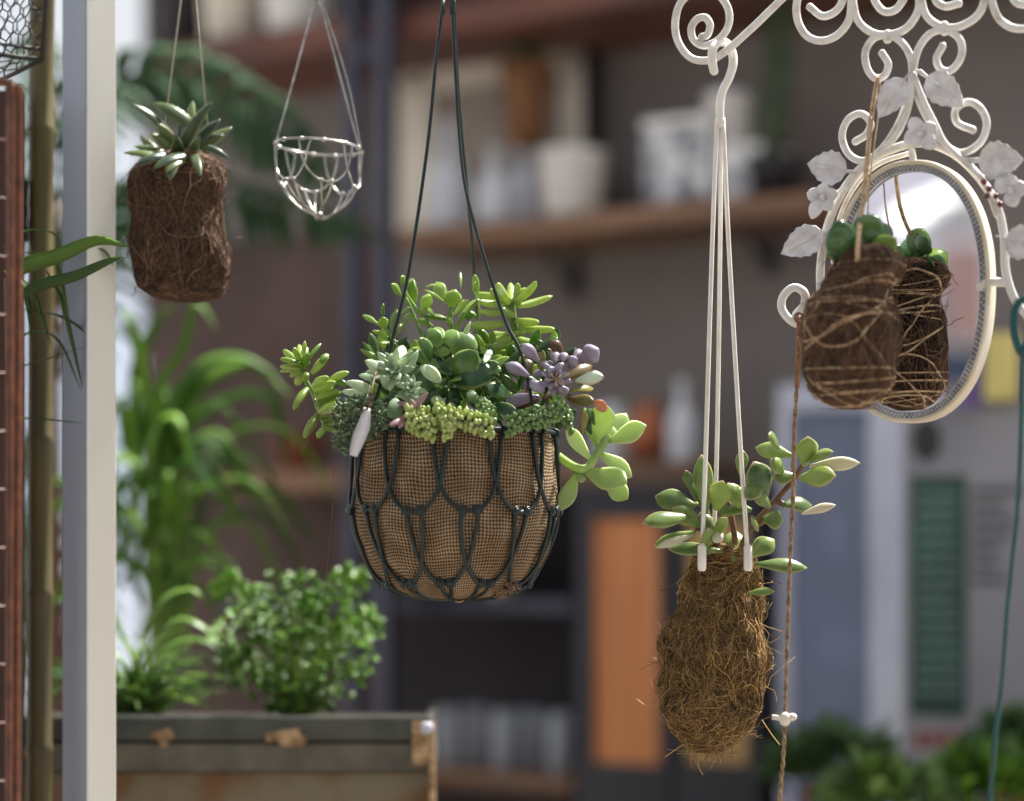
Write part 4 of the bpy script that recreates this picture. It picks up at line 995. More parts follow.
# purple
lf=MB(); D5=2.81
LF(lf,C7,4.22,[(165,135,92,58,46,.8),(125,195,18,142,48,.9),(165,280,18,312,52,.9),(340,135,418,78,74,.6),(245,235,275,275,50,.9),(175,230,140,250,66,.6),(230,140,235,92,46,.8),(265,135,272,98,36,1),(290,160,325,115,48,.4),(205,165,188,135,44,.8),(175,195,148,180,40,.8),(215,190,215,160,34,.4),(260,170,245,145,40,.4),(130,235,100,240,44,.2),(310,120,345,90,40,.5)],D5,'spoon',.6,dv=.02)
for i in range(16):
    a=i*2.4; c=P(*C7(232,205),D5-.005); r=.009+.0009*i
    lf.leaf(c,c+V((math.cos(a)*r,-.008,math.sin(a)*r)),.0085,V((0,-1,.4)),'spoon',.6,var=rnd.random())
o=lf.build('purple_succulent',M_['purple'],basket,'purple grey spoon-leaved succulent above the right rim')
lf=MB()
LF(lf,C7,4.22,[(165,300,62,290,72,.2),(265,110,212,40,46,0.),(275,210,388,150,48,.3),(295,258,395,248,38,1),(290,290,402,305,46,.6),(175,180,170,75,40,.9),(250,230,180,300,20,.1),(225,250,190,310,18,0),(130,190,110,120,40,.6),(250,240,330,330,22,.2),(350,440,345,340,46,.7)],D5+.012,'spoon',.35)
lf.build('outer_leaves',M_['olive'],o,'brownish olive outer leaves')
lf=MB(); LF(lf,C7,4.22,[(320,215,442,198,54,.9)],D5,'spoon',.5); lf.build('pale_leaf',leafmat('white_red_tip',srgb(190,210,190),srgb(214,226,214),tip=srgb(190,70,50),tip0=.93,edge=srgb(196,120,96),tr=.2),o,'whitish leaf with red edge')
lf=MB(); LF(lf,C7,4.22,[(450,340,396,300,36,.9)],D5-.01,'round',.14,cup=.15); lf.build('orange_leaf',leafmat('orange_leaf',srgb(186,104,74),srgb(206,140,100),tr=.3),o,'dried orange leaf')
lf=MB()
for i in range(14):
    a=rnd.uniform(0,2*PI); c=P(*C7(235,210),D5-.012); lf.tube([c,c+V((math.cos(a)*.01,-.004,math.sin(a)*.008))],.0005,4)
lf.build('stamens',M_['twine2'],o)
# pale echeveria right, trailing
lf=MB(); st=MB(); D6=2.86
LF(lf,C7,4.22,[(430,470,432,305,92,.5,-.02),(455,475,535,350,76,.5,.02),(462,470,617,402,84,.8,-.02),(415,505,355,325,46,.3,.02),(385,550,278,405,58,1,-.02),(425,520,560,620,74,.4,.02),(360,595,535,645,98,.5,-.05),(440,630,540,715,72,.4,.0),(325,600,258,762,62,.5,-.02),(335,600,345,645,34,.5,-.01),(440,480,470,400,60,.8,.01)],D6,'spoon',.3,cup=.2,bend=-.06,up=.4)
ST(st,C7,[(200,500,2.93),(245,530,2.90),(320,580,D6),(370,580,D6),(410,520,D6),(440,480,D6)],D6,4.2); ST(st,C7,[(400,540,D6),(440,470,D6),(450,440,D6)],D6,4)
o=lf.build('pale_echeveria',M_['pale'],basket,'pale green loose echeveria hanging over the right rim'); st.build('stem',M_['pale'],o)
lf=MB(); LF(lf,C7,4.22,[(385,440,345,355,40,.1),(400,400,370,330,30,.2)],2.83,'spoon',.3); lf.build('dark_green_leaf',M_['deep'],o)  # dark green leaves among the pale ones
# beads
def beads(lf,cv,pts,rad,n,d,size,fr=.6):
    pl=catmull([V((*cv(x,y),0)) for x,y in pts],8)
    for i in range(n):
        u_=i/n*(len(pl)-1); j=min(int(u_),len(pl)-2); c=pl[j].lerp(pl[j+1],u_-j); a=i*2.39996+rnd.uniform(-.2,.2)
        o=V((rnd.uniform(-.3,.3),math.sin(a),math.cos(a))); o.y=-abs(o.y) if rnd.random()<.7 else o.y
        cc=P(c.x,c.y,d); R=rad*S
        b=cc+V((o.x*R*.3,o.y*R*.55,o.z*R*.55)); tp=b+V((o.x*.3+.15*math.sin(i),o.y,o.z)).normalized()*size*1.5
        lf.leaf(b,tp,size*.95,V((1,0,.3)),'bead',.9,var=rnd.random(),ns=6,nc=8)
lf=MB(); SB=.0068
beads(lf,C6,[(30,690),(70,715),(120,740),(170,760)],9,56,2.775,SB); beads(lf,C6,[(170,665),(220,690),(300,705),(370,725),(440,745)],8,76,2.772,SB); beads(lf,C6,[(190,700),(240,735),(200,760)],6,40,2.77,SB)
beads(lf,C6,[(90,690),(180,700),(260,680)],7,34,2.78,SB)
lf.build('burro_tail',M_['beadleaf'],basket,'yellow green beaded burro tail along the front rim')
lf=MB()
beads(lf,C6,[(500,740),(560,715),(620,700),(690,690),(760,650)],8,90,2.785,SB*.95); beads(lf,C6,[(750,640),(790,700),(810,740)],6,36,2.80,SB); beads(lf,C6,[(360,640),(400,660),(450,700)],7,50,2.79,SB*.95)
lf.build('green_burro_tail',M_['beadgreen'],basket,'darker green beaded burro tail along the right front rim')
# tiny bushy
lf=MB()
for i in range(520):
    a=rnd.uniform(0,2*PI); R=rnd.uniform(0,1)**.5
    x=375+R*math.cos(a)*125; y=655+R*math.sin(a)*110
    if rnd.random()<.2: x=285+rnd.uniform(-25,60); y=700+rnd.uniform(0,110)
    p=P(*C5(x,y),2.80+rnd.uniform(-.03,.03)); q=V((rnd.uniform(-1,1),rnd.uniform(-1.2,.2),rnd.uniform(-.6,1))).normalized()
    for j in range(2): 
        q2=(q+V((rnd.uniform(-.6,.6),rnd.uniform(-.5,.3),rnd.uniform(-.5,.5)))).normalized(); lf.leaf(p,p+q2*rnd.uniform(.005,.010),.0042,V((rnd.uniform(-1,1),-.5,1)),'finger',.5,var=rnd.random()**1.3,ns=4,nc=5)
lf.build('fine_sedum',M_['tiny'],basket,'dense grey green fine-leaved sedum at the left rim')
lf=MB()
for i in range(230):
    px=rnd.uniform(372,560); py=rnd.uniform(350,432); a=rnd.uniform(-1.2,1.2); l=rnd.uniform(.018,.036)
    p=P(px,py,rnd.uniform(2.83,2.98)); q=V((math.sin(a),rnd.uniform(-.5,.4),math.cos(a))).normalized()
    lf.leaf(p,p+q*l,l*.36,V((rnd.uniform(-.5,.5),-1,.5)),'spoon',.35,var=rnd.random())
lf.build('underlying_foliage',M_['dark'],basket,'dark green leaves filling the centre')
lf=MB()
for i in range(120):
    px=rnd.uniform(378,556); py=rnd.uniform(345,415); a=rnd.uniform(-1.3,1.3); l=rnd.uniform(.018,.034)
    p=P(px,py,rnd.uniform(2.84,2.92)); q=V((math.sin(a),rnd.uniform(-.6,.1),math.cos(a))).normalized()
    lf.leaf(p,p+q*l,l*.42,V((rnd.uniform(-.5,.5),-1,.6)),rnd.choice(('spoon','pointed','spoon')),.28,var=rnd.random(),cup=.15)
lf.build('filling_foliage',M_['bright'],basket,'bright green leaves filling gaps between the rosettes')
# dry brown bits + white tag
lf=MB(); a=[(372,398),(370,405),(366,412),(368,420),(360,430)]
t=thing('plant_tag','small white tag dangling on a brown thread at the left rim of the burlap basket','tag',P(358,456,2.755))
mb=MB(); mb.blade([P(353,456,2.755),P(358,440,2.757),P(364,424,2.757),P(367,408,2.76)],.0145,V((.3,-1,.1)),.5,prof=lambda q:.35+.75*math.sin(PI*min(1,q*.8+.12)),fold=.15); mb.build('tag_blade',M_['tagw'],t)
mb=MB(); mb.tube(catmull([P(367,410,2.757),P(370,400,2.758),P(372,388,2.762),P(376,372,2.79)],4),.0011,5); mb.tube(catmull([P(358,414,2.757),P(366,409,2.756),P(371,404,2.757)],4),.0009,5); mb.build('thread',M_['redstem'],t)
mb=MB(); mb.tube(catmull([P(340,412,2.8),P(325,415,2.79),P(312,428,2.79),P(303,450,2.79)],5),.0007,4); mb.tube(catmull([P(334,448,2.8),P(333,500,2.8),P(328,560,2.8),P(326,600,2.8)],5),.0004,4); mb.build('dry_strand',M_['redstem'],basket)

# ================================================================= IRON ORNAMENT WITH MIRROR
AN=math.radians(24); TI=math.radians(3)
ON=V((-math.sin(AN)*math.cos(TI),-math.cos(AN)*math.cos(TI),-math.sin(TI))); OO=P(860,250,2.80)
OU=V((math.cos(AN),-math.sin(AN),0)); OV=ON.cross(OU)*-1
if OV.z<0: OV=-OV
def M(px,py,off=0.): return plane_hit(px,py,OO+ON*off,ON)
orn=thing('scrollwork_mirror','white wrought iron scroll ornament with leaves framing an oval mirror','mirror',M(914,425))
MS=2.78/F
def curl(pts,r=4.1,cv=C3,off=0.,rad=None,taper=True):
    p=catmull([M(*cv(x,y),off) for x,y in pts],6); n=len(p)
    mb=MB(); mb.tube(p,(lambda q:r*MS) ,10); mb.ball(p[0],r*MS*1.04); mb.ball(p[-1],r*MS*1.04); return mb
W1=4.0
def addcurl(name,*a,**k): return curl(*a,**k).build(name,M_['iron'],orn)
addcurl('scroll_bar',[(440,-95),(340,0),(260,78),(180,148),(135,170),(85,162),(50,115),(43,60),(60,5),(105,-28),(155,-22),(190,20),(193,70),(165,112),(125,128),(95,112),(88,80),(104,54),(128,50),(141,72),(133,98),(118,104)],W1)
addcurl('scroll',[(538,-30),(538,0),(532,55),(500,98),(455,115),(412,100),(386,52),(388,-5),(420,-45),(470,-60),(508,-30),(512,5),(490,35),(455,45),(422,20)],W1)
addcurl('scroll',[(540,-30),(542,0),(555,55),(592,90),(640,98),(690,82),(722,40),(729,0),(715,-45),(670,-75),(625,-65),(602,-30),(606,5),(630,32),(662,28),(684,0)],W1)
addcurl('scroll',[(733,-30),(735,0),(752,48),(795,76),(845,74),(892,45),(912,0),(905,-50),(860,-80),(810,-70),(778,-35),(776,0),(802,18),(840,10)],W1)
addcurl('scroll',[(930,-30),(933,0),(950,48),(985,76),(1030,80),(1075,60),(1105,15),(1105,-30),(1060,-75),(1010,-60),(990,-20),(1005,8),(1035,14)],W1)
addcurl('scroll',[(625,150),(642,180),(632,212),(605,220),(582,190),(578,145),(602,108),(645,100),(682,122),(706,165),(710,222)],W1*.95)
addcurl('scroll',[(795,130),(778,165),(790,195),(820,197),(847,160),(845,115),(810,86),(765,92),(732,128),(716,175),(711,222)],W1*.95)
addcurl('scroll',[(711,205),(700,270),(670,350),(625,418),(575,452),(532,435),(512,385),(528,338),(565,320),(592,345),(580,378),(550,398)],W1*.95)
addcurl('scroll',[(711,205),(728,280),(762,350),(805,410),(850,430),(900,402),(919,350),(902,305),(866,287),(832,308),(836,345),(880,366)],W1*.95)
addcurl('brace_rod',[(712,210),(745,290),(775,350),(800,400),(850,450),(905,500)],3.2,off=.006)
addcurl('brace_rod',[(712,210),(700,300),(672,370),(640,410)],3.2,off=.008)
addcurl('brace_rod',[(640,96),(640,110)],4.5); addcurl('brace_rod',[(800,72),(800,88)],4.5)
# outer arch
addcurl('outer_arch',[(98,465),(118,440),(118,408),(90,394),(62,418),(60,455),(95,490),(138,480),(160,430),(162,330),(182,225),(225,130),(285,62),(360,22),(440,8),(520,38),(585,100),(632,175),(652,260),(656,350),(680,425),(715,470)],4.4,cv=C4)
addcurl('inner_arch',[(205,370),(195,300),(215,200),(260,115),(320,62),(400,35)],2.6,cv=C4,off=-.01)
addcurl('inner_arch',[(520,30),(570,78),(610,140),(632,200)],3.0,cv=C4,off=.004)
addcurl('link_rod',[(590,392),(610,380),(650,380)],4.6,cv=C4)
addcurl('link_rod',[(410,60),(405,30)],3.6,cv=C4)
# hanger rod from the beam (above the frame of the picture)
mb=MB(); a=M(*C3(640,-70)); b=M(*C3(830,-78)); 
mb.tube([a,V((a.x,a.y,2.9))],.006,8); mb.tube([b,V((b.x,b.y,2.9))],.006,8); mb.build('hanger_rod',M_['iron'],orn)
# leaves
def mleaf(bx,by,tx,ty,w,cv=C4,off=.006,sc=2.67):
    mb=MB(); a=M(*cv(bx,by),off); b=M(*cv(tx,ty),off+.006); n=11; ax=b-a; L_=ax.length; ax.normalize(); sd=ax.cross(ON); hw=w/sc*MS/2
    vs=[];fs=[]
    for sgn in (1,-1):
        for i in range(n+1):
            t_=i/n; q=(math.sin(PI*t_**.72)**.85)*(1+(.07 if i%2 else -.05)) if 0<t_<1 else .02
            for x in (-1,-.5,0,.5,1):
                vs.append(a+ax*(L_*t_)+sd*(hw*q*x)+ON*(.0012*sgn+.0035*abs(x)*q-.004*t_*t_+ .0006*math.sin(t_*40)*abs(x)))
    for g in (0,1):
        for i in range(n):
            for x in range(4):
                k0=g*(n+1)*5+i*5+x; f=(k0,k0+1,k0+6,k0+5); fs.append(f if g else f[::-1])
    for i in range(n):
        for x in (0,4):
            k0=i*5+x; k1=(n+1)*5+i*5+x; fs.append((k0,k0+5,k1+5,k1))
    mb.add(vs,fs); mb.tube([a-ax*.012,a+ax*L_*.8+ON*.002],1.1*MS,6)
    mb.build('metal_leaf',M_['ironleaf'],orn)
mleaf(232,84,124,62,92); mleaf(170,246,54,304,84); mleaf(583,58,702,52,100); mleaf(655,262,760,290,90)
mleaf(690,222,612,330,84,C3,sc=2.813); mleaf(752,214,852,300,88,C3,sc=2.813)
addcurl('leaf_stalk',[(495,482),(560,482)],1.8,off=.004); addcurl('leaf_stalk',[(850,448),(910,448)],1.8,off=.004); addcurl('leaf_stalk',[(725,200),(760,222)],1.8,off=.004)
addcurl('leaf_stalk',[(495,540),(530,528)],1.8,off=.004); addcurl('leaf_stalk',[(440,660),(465,650)],1.8,off=.004)
def flower(x,y,r,cv=C3,sc=2.813,pet=((0,1),(1.,.2),(.1,-1.1),(-1,-.2))):
    mb=MB()
    for (dx,dy) in pet:
        c=M(*cv(x+dx*r*1.75,y-dy*r*1.6),.014); mb.leaf(M(*cv(x,y),.010),c,r*1.5/sc*MS,ON,'round',.3,bend=.12,cup=.15)
    mb.ball(M(*cv(x,y),.016),r*.35/sc*MS)
    mb.build('metal_flower',M_['ironleaf'],orn)
flower(458,555,26,pet=((0.2,1.),(-1,.3),(.6,-.9),(-.7,-1.5),(1,.3))); flower(735,375,28,pet=((-.6,1),(.9,.5),(.8,-1),(-1,-.6),(-.4,-.9))); flower(985,535,30,pet=((0,1),(1,.1),(.3,-1),(-.8,.6)))
mb=MB()
for (x,y) in ((598,112),(612,130),(630,150),(642,172),(605,150)): mb.ball(M(*C4(x,y),.012),3.2*MS)
mb.build('berries',pm('dark_red_berries',srgb(110,50,50),srgb(80,50,40),rough=.4,ns=50),orn,'dark reddish berries')
# oval mirror
mc=M(910,292,.0); eu=OU; ev=OV
HW=75.5*MS/math.cos(AN)*.985; HH=131*MS
def ov(a,f=1.,off=0.):
    ca=math.cos(a); sa=math.sin(a); e=2/2.25
    x=math.copysign(abs(ca)**e,ca)*(HW*1.0-(1-f)*HW); y=math.copysign(abs(sa)**e,sa)*(HH-(1-f)*HW)
    tl=-.035; return mc+eu*(x*math.cos(tl)-y*math.sin(tl))+ev*(x*math.sin(tl)+y*math.cos(tl))+ON*off
def ovsweep(prof,n=96):
    mb=MB(); vs=[];fs=[];m=len(prof)
    for i in range(n):
        for (f,o) in prof: vs.append(ov(2*PI*i/n,f,o))
    for i in range(n):
        for j in range(m-1):
            a=i*m+j; b=((i+1)%n)*m+j; fs.append((a,a+1,b+1,b))
    mb.add(vs,fs); return mb
ovsweep([(.93,-.03),(.99,-.03),(1.0,-.026),(1.0,.002),(.99,.006),(.96,.007),(.94,.004),(.93,-.004)]).build('mirror_rim',M_['rim'],orn)
border=ovsweep([(.95,-.004),(.93,.001),(.88,.001),(.85,-.006)]).build('border_channel',M_['beadbase'],orn)
mb=ovsweep([(.955,-.003),(.95,.003),(.942,.003),(.938,-.002)])
q_=ovsweep([(.875,-.003),(.87,.003),(.862,.003),(.855,-.004)]); mb.add(q_.v,q_.f)
for row,(f,nb,rb) in enumerate(((.922,150,.0018),(.893,146,.0018))):
    for i in range(nb):
        p=ov(2*PI*i/nb+row*.02,f,.002); mb.ball(p,rb,rb,rb,6,5)
mb.build('beaded_border',M_['bead'],border)
mb=MB(); n=96; vs=[ov(0,0,-.006)*0+mc+ON*-.005]+[ov(2*PI*i/n,.865,-.005) for i in range(n)]; vs2=[v-ON*.003 for v in vs]
mb.add(vs+vs2,[(0,i+1,(i+1)%n+1) for i in range(n)]+[(n+1,n+2+(i+1)%n,n+2+i) for i in range(n)]+[(i+1,i+n+2,(i+1)%n+n+2,(i+1)%n+1) for i in range(n)]); mb.build('mirror_glass',M_['mirror'],orn,smooth=False)
mb=MB(); vs=[mc-ON*.028]+[ov(2*PI*i/n,.97,-.028) for i in range(n)]; vs2=[v-ON*.002 for v in vs]
mb.add(vs+vs2,[(0,i+1,(i+1)%n+1) for i in range(n)]+[(n+1,n+2+(i+1)%n,n+2+i) for i in range(n)]+[(i+1,i+n+2,(i+1)%n+n+2,(i+1)%n+1) for i in range(n)]); mb.build('backing',M_['rim'],orn,smooth=False)

# ball kokedama before the mirror
DB=2.69
t=thing('hanging_kokedama','twine wrapped brown coir ball with round green leaves hung before the mirror','kokedama',P(850,412,DB))
body,sf=koke('coir','coirfib',[(246,868,16),(252,869,28),(265,869,34),(279,863,32),(288,857,29),(300,851,38),(320,849,44),(348,849,45),(372,848,43),(390,848,36),(402,849,25),(409,851,10)],DB,t,'coir_ball',4200,1.1,.20,9,.00045,(.4,1.2),fly=.012)
mb=MB()
R=random.Random(4)
for i in range(17):
    t0=R.uniform(.36,.92); inc=R.uniform(-.2,.2) if i%3 else R.uniform(-.5,.5); ph0=R.uniform(0,6.28)
    mb.tube([sf(2*PI*q/40,min(max(t0+inc*math.sin(2*PI*q/40+ph0)*.6,.04),.97),.0022+R.uniform(0,.0006)) for q in range(40)],.00125*R.uniform(.7,1.3),5,closed=True,var=R.random())
for i in range(4):
    t0=.2+.05*i; mb.tube([sf(2*PI*q/30,t0+.04*math.sin(2*PI*q/30+i),.002) for q in range(30)],.001,5,closed=True)
mb.build('wrapped_twine',M_['twine2'],t)
mb=MB(); s=DB/F
def LB(bx,by,tx,ty,w,va,kind='round',dd=0.,th=.35): a=C4(bx,by); b=C4(tx,ty); mb.leaf(P(*a,DB),P(*b,DB+dd),w/2.67*s,V((rnd.uniform(-.2,.2),-1,.3)),kind,th,.05,.1,va)
LB(225,318,205,212,84,.15,dd=-.03,th=.5); LB(268,275,312,200,78,.35,dd=.0); LB(290,265,350,235,64,.1,dd=.02); LB(300,320,365,262,70,.95,dd=-.02); LB(345,325,372,278,50,.2); LB(262,300,275,230,50,.4); LB(290,330,330,300,50,.8,dd=-.03); LB(205,330,180,290,26,1,kind='spoon')
LB(255,300,240,250,50,.3,dd=.02); LB(320,310,380,300,40,.3,dd=.03)
mb.build('leaves',M_['ballleaf'],t)
mb=MB()
for x0 in (-1.2,1.2):
    mb.tube(catmull([P(858+x0,262,DB-.03),P(858+x0,240,DB-.025),P(864+x0,195,DB+.03),P(871+x0*1.2,120,2.745),P(877+x0,82,2.765),P(878,76,2.79)],6),1.2*s,6)
mb.tube(catmull([P(872,268,DB+.04),P(868,200,DB+.07),P(880,100,2.78),P(879,80,2.785)],5),.9*s,5)
mb.tube([P(879,77,2.79)+V((.007*math.cos(q*PI/5),.010*math.sin(q*PI/5),.004*math.sin(q*PI/5))) for q in range(10)],1.2*s,6,closed=True)
mb.build('hanging_twine',M_['twine2'],t)

# white plastic hanger
DH=2.868; s=DH/F
t=thing('plastic_plant_hanger','white plastic plant hanger hooked over the iron scroll, with three long straps','hanger',P(720,580,DH))
hb=M(722,52)
def H(px,py,dd=0.): return P(px,py,hb.y+dd)
mb=MB(); mb.tube(catmull([H(714,71,-.010),H(712,60,-.013),H(713,49,-.010),H(718,43,.0),H(726,43,.008),H(732,52,.010),H(733,64,.006),H(729,78,.002),H(723,90,0),H(720,104,0),H(720,124,0)],6),4.5*s,10); mb.ball(H(714,71,-.010),4.5*s); mb.ball(H(720,122,0),5.4*s,5.4*s,7*s)
mb.build('hook',M_['plastic'],t)
for pts in ([(717,118,0),(712,250,-.01),(706,440,-.035),(702,560,-.04)],[(721,118,.004),(720,250,.01),(717,440,.03),(713,560,.035)],[(723,118,0),(729,250,-.01),(740,440,-.03),(748,560,-.035)]):
    q=[H(*p) for p in pts]; mb=MB(); mb.tube(catmull(q,8),2.25*s,8); o=mb.build('strap',M_['plastic'],t)
    mb=MB(); a=q[-1]; mb.tube([a+V((0,0,.018)),a+V((0,0,.016)),a-V((0,0,.010)),a-V((0,0,.013))],[2.4*s,4.3*s,4.3*s,3*s],10); mb.build('clip',M_['plastic'],o)
# moss kokedama
DK=2.87
t=thing('hanging_kokedama','shaggy brown moss bulb with jade plant hanging in the white plastic hanger','kokedama',P(712,756,DK))
body,sf2=koke('moss','mossfib',[(544,726,20),(552,725,29),(568,724,31),(584,721,33),(602,718,38),(625,715,45),(652,713,49),(686,712,50),(710,711,46),(729,711,37),(743,709,24),(752,706,9)],DK,t,'moss_bulb',9000,1.5,.24,5,.00034,(.3,1.1),fly=.010)
mb=MB(); R=random.Random(11)
for i in range(30):
    a=sf2(R.uniform(PI,2*PI),R.uniform(.85,1),0); pts=[a]
    for j in range(5): pts.append(pts[-1]+V((R.uniform(-.003,.003),0,R.uniform(-.006,.0))))
    mb.tube(pts,.0005,4,var=R.random())
mb.build('loose_strands',M_['mossfib'],t)
for pts in (((690,740),(675,750),(665,757)),((700,755),(698,765),(703,775)),((745,560),(750,590),(748,620)),((762,720),(772,735),(780,745))):
    mb=MB(); mb.tube(catmull([P(x,y,DK-.01) for x,y in pts],4),.0006,4,var=.8); mb.build('loose_strand',M_['mossfib'],t)
lf=MB(); st=MB(); dk=DK-.035
JL=[(172,225,163,108,34,.4),(192,220,205,160,40,.9),(215,195,250,180,26,.9),(150,212,70,192,40,.3),(142,232,44,248,34,.5),(152,262,66,292,22,1),(205,302,95,298,28,.4),(155,208,108,215,30,.6),(262,220,192,214,38,.3),(228,322,230,260,38,.7),(258,312,308,278,38,.6),(268,328,374,336,30,.3),(252,386,310,382,15,.6),(285,238,326,240,38,.4),(288,205,266,122,54,.0),(240,150,246,100,22,.4),(345,112,270,95,30,.8),(318,95,295,70,30,.5),(368,132,375,72,40,.8),(368,122,427,104,26,.7),(358,155,432,152,42,.95),(350,150,306,158,28,.4),(325,210,382,210,34,.2),(180,240,130,140,24,.2),(140,180,132,140,18,.1),(160,250,105,215,36,.6),(185,272,216,235,24,.9),(150,250,185,235,36,.3),(240,215,215,165,34,.8),(300,215,265,180,30,.5),(170,300,175,255,34,.6),(285,160,250,200,30,.4),(330,150,300,118,30,.7),(275,260,262,238,30,.5)]
LF(lf,C2,1.996,JL,dk,'spoon',.4,dv=.03,bend=.04,up=.5)
o=lf.build('leaves',M_['jade'],t)
lf=MB(); LF(lf,C2,1.996,[(378,132,480,126,24,.6,-.01),(362,228,432,210,17,1,-.01),(150,268,70,296,15,.3,-.02),(205,262,186,285,20,.8,-.02)],dk-.004,'spoon',.4); lf.build('bleached_leaves',M_['jadepale'],t,'whitish sun-bleached leaves')
for pts in (((225,360),(240,300),(262,255),(310,200),(345,160),(368,125)),((205,360),(200,300),(180,250),(168,215)),((195,290),(170,262),(150,255)),((215,350),(230,300),(225,250),(215,200)),((262,255),(290,240)),((310,200),(330,210))): ST(st,C2,pts,dk+.012,3.0)
st.build('stems',M_['redstem'],t)

# jute twine left of the mirror
t=thing('jute_twine','brown jute twine with knots hanging from the left scroll of the mirror frame','twine',P(782,830,2.8))
tp=[M(797,316,.004)]+[P(x,y,2.79) for x,y in ((799,330),(797,380),(794,440),(793,500),(790,560),(788,620),(786,680),(785,720),(783,760),(780,801),(779,900))]
tp=catmull(tp,10); mb=MB(); s=2.79/F
for sg in (0,PI):
    mb.tube([p+V((math.cos(i*1.1+sg)*.0013,math.sin(i*1.1+sg)*.0013,0)) for i,p in enumerate(tp)],1.25*s,6,var=.5)
for i in range(90):
    p=rnd.choice(tp); q=V((rnd.uniform(-1,1),rnd.uniform(-.5,.5),rnd.uniform(-.6,.6)))*.004; mb.tube([p,p+q],.00025,3)
mb.build('twisted_strand',M_['twine'],t)
mb=MB(); mb.ball(P(785,719,2.785),6*s,5*s,7*s); mb.ball(P(792,717,2.785),5*s,4*s,4*s); mb.tube([P(772,717,2.785),P(785,719,2.783)],2.6*s,6); mb.build('knot',M_['cream'],t,'pale knot')
mb=MB(); mb.tube([P(799,318,2.79),P(798.5,345,2.788),P(797,388,2.788)],2.4*s,8); mb.tube([P(799,318,2.79)+V((.005*math.cos(q*PI/5),.003*math.sin(q*PI/5),.006*math.sin(q*PI/5))) for q in range(10)],1.3*s,6,closed=True); mb.build('copper_clip',M_['copper'],t,'copper coloured sleeve at the top')

# teal cord right edge
t=thing('teal_plant_hanger','teal plastic hanger cord dropping along the right edge','hanger',P(990,830,2.6))
s=2.6/F; mb=MB(); mb.tube(catmull([P(1030,340,2.6),P(1022,352,2.6),P(1015,335,2.6),P(1014,315,2.6),P(1019,302,2.6),P(1030,296,2.6),P(1040,280,2.6),V((P(1040,0,2.6).x,2.7,2.9))],6),4.2*s,10); mb.build('hook',M_['teal'],t)
mb=MB(); mb.tube(catmull([P(1024,345,2.6),P(1022,400,2.6),P(1018,500,2.6),P(1008,600,2.6),P(1002,680,2.6),P(995,740,2.6),P(990,801,2.6),P(984,900,2.6)],6),2.3*s,8); mb.build('cord',M_['teal'],t)

# ================================================================= BEHIND THE CAMERA (added to fill the mirror's reflection)
def RF_(px,py,dist):          # where a ray to the mirror goes on, out in the yard behind the viewer
    p=M(px,py,-.005); v=(p-CAM).normalized(); v=v-ON*(2*v.dot(ON)); return p+v*dist
q=RF_(915,290,1)-M(915,290,-.005); q.z=0; RD=q.normalized(); RS=V((RD.y,-RD.x,0))
c=RF_(915,290,11.5); 
t=thing('street_building','pale grey rendered house with a pink brown pillar across the yard behind the viewer','building',(c.x,c.y,0))
mb=MB(); mb.box((c.x,c.y,2.1),RS,RD,UP,2.6,.2,2.1); mb.build('facade',pm('pale_render',srgb(128,128,138),srgb(112,112,122),rough=.8,ns=1),t,smooth=False)
mb=MB(); mb.box(V((c.x,c.y,4.23)),RS,RD,UP,2.75,.35,.04); mb.build('roof',M_['steeldark'],t,smooth=False)
e=RF_(962,270,11.2); mb=MB(); mb.box((e.x,e.y,1.1),RS,RD,UP,.14,.1,1.0); mb.build('pillar',M_['brick'],t,smooth=False)
for k_ in (-1.9,-1.1,1.2,2.0):
    e=c+RS*k_-RD*.21; mb=MB(); mb.box((e.x,e.y,1.3),RS,RD,UP,.25,.02,.45); mb.build('window',M_['blue'],t,smooth=False)
e=RF_(962,345,8.); e2=RF_(962,372,8.)
t=thing('mirror_patch_table','white table with blue grey cloth, added behind the viewer as a pale blue patch in the mirror','table',(e.x,e.y,0))  # table made up to give the mirror its blue white patch
mb=MB(); mb.box(e,RS,RD,UP,.35,.3,.015,.004); mb.build('tabletop',M_['awning'],t,smooth=False)
mb=MB(); mb.box((e.x,e.y,e.z-.1),RS,RD,UP,.33,.28,.08,.01); mb.build('cloth',M_['blue'],t,smooth=False)
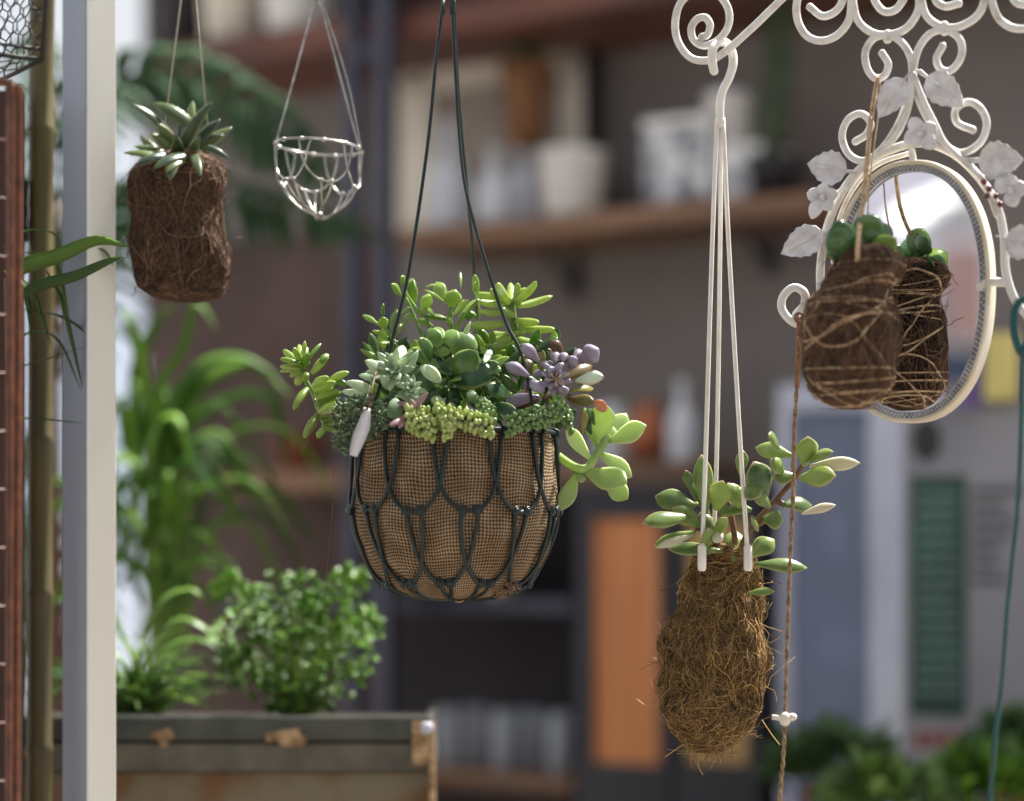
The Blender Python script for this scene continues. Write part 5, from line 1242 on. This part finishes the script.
for sx in (-1,1):
    for sy in (-1,1):
        f=e+RS*(.29*sx)+RD*(.24*sy); mb=MB(); mb.tube([V((f.x,f.y,0)),V((f.x,f.y,e.z-.05))],.018,8); mb.build('leg',M_['winframe'],t)
e=RF_(948,212,9.)
t=thing('mirror_spot_parasol','white round parasol shape, added behind the viewer as the bright spot in the mirror','parasol',(e.x,e.y,0))  # made-up parasol that puts the bright spot into the mirror
mb=MB(); mb.lathe(e,[(.34,-.09),(.345,-.07),(.2,.04),(.02,.1),(.001,.12)],20,cap=False); mb.lathe(e,[(.33,-.09),(.19,.03),(.001,.09)],20,cap=False); mb.build('canopy',M_['awning'],t)
mb=MB(); mb.tube([V((e.x,e.y,0)),e+V((0,0,.1))],.015,8); mb.build('pole',M_['winframe'],t)

# ================================================================= LIGHT, WORLD, CAMERA
sc=bpy.context.scene
w=bpy.data.worlds.new('world'); sc.world=w; w.use_nodes=True; nt=w.node_tree
bg=nt.nodes['Background']; tc=N(nt,'ShaderNodeTexCoord'); no=N(nt,'ShaderNodeTexNoise',Scale=2.2,Detail=4.0); nt.links.new(tc.outputs['Generated'],no.inputs['Vector'])
nt.links.new(ramp(nt,no.outputs[0],[(.35,(.75,.84,1.0,1)),(.6,(1.0,1.0,1.0,1))]),bg.inputs[0]); bg.inputs[1].default_value=.8
sun=bpy.data.lights.new('sun','SUN'); sun.energy=12; sun.angle=math.radians(6); sun.color=(1,.965,.91)
so=bpy.data.objects.new('sun',sun); col.objects.link(so)
sd=V((.55,.5,1.15)).normalized(); so.rotation_euler=sd.to_track_quat('Z','Y').to_euler(); so.location=sd*6
cam=bpy.data.cameras.new('camera'); cam.lens=85; cam.sensor_width=36; cam.shift_y=(H0-400.5)/1024; cam.clip_start=.05
cam.dof.use_dof=True; cam.dof.focus_distance=2.85; cam.dof.aperture_fstop=1.4
co=bpy.data.objects.new('camera',cam); col.objects.link(co); co.location=CAM; co.rotation_euler=(PI/2,0,0); sc.camera=co
sc.view_settings.view_transform='Standard'; sc.view_settings.look='None'; sc.view_settings.gamma=1; sc.view_settings.use_curve_mapping=False; sc.view_settings.exposure=0.2
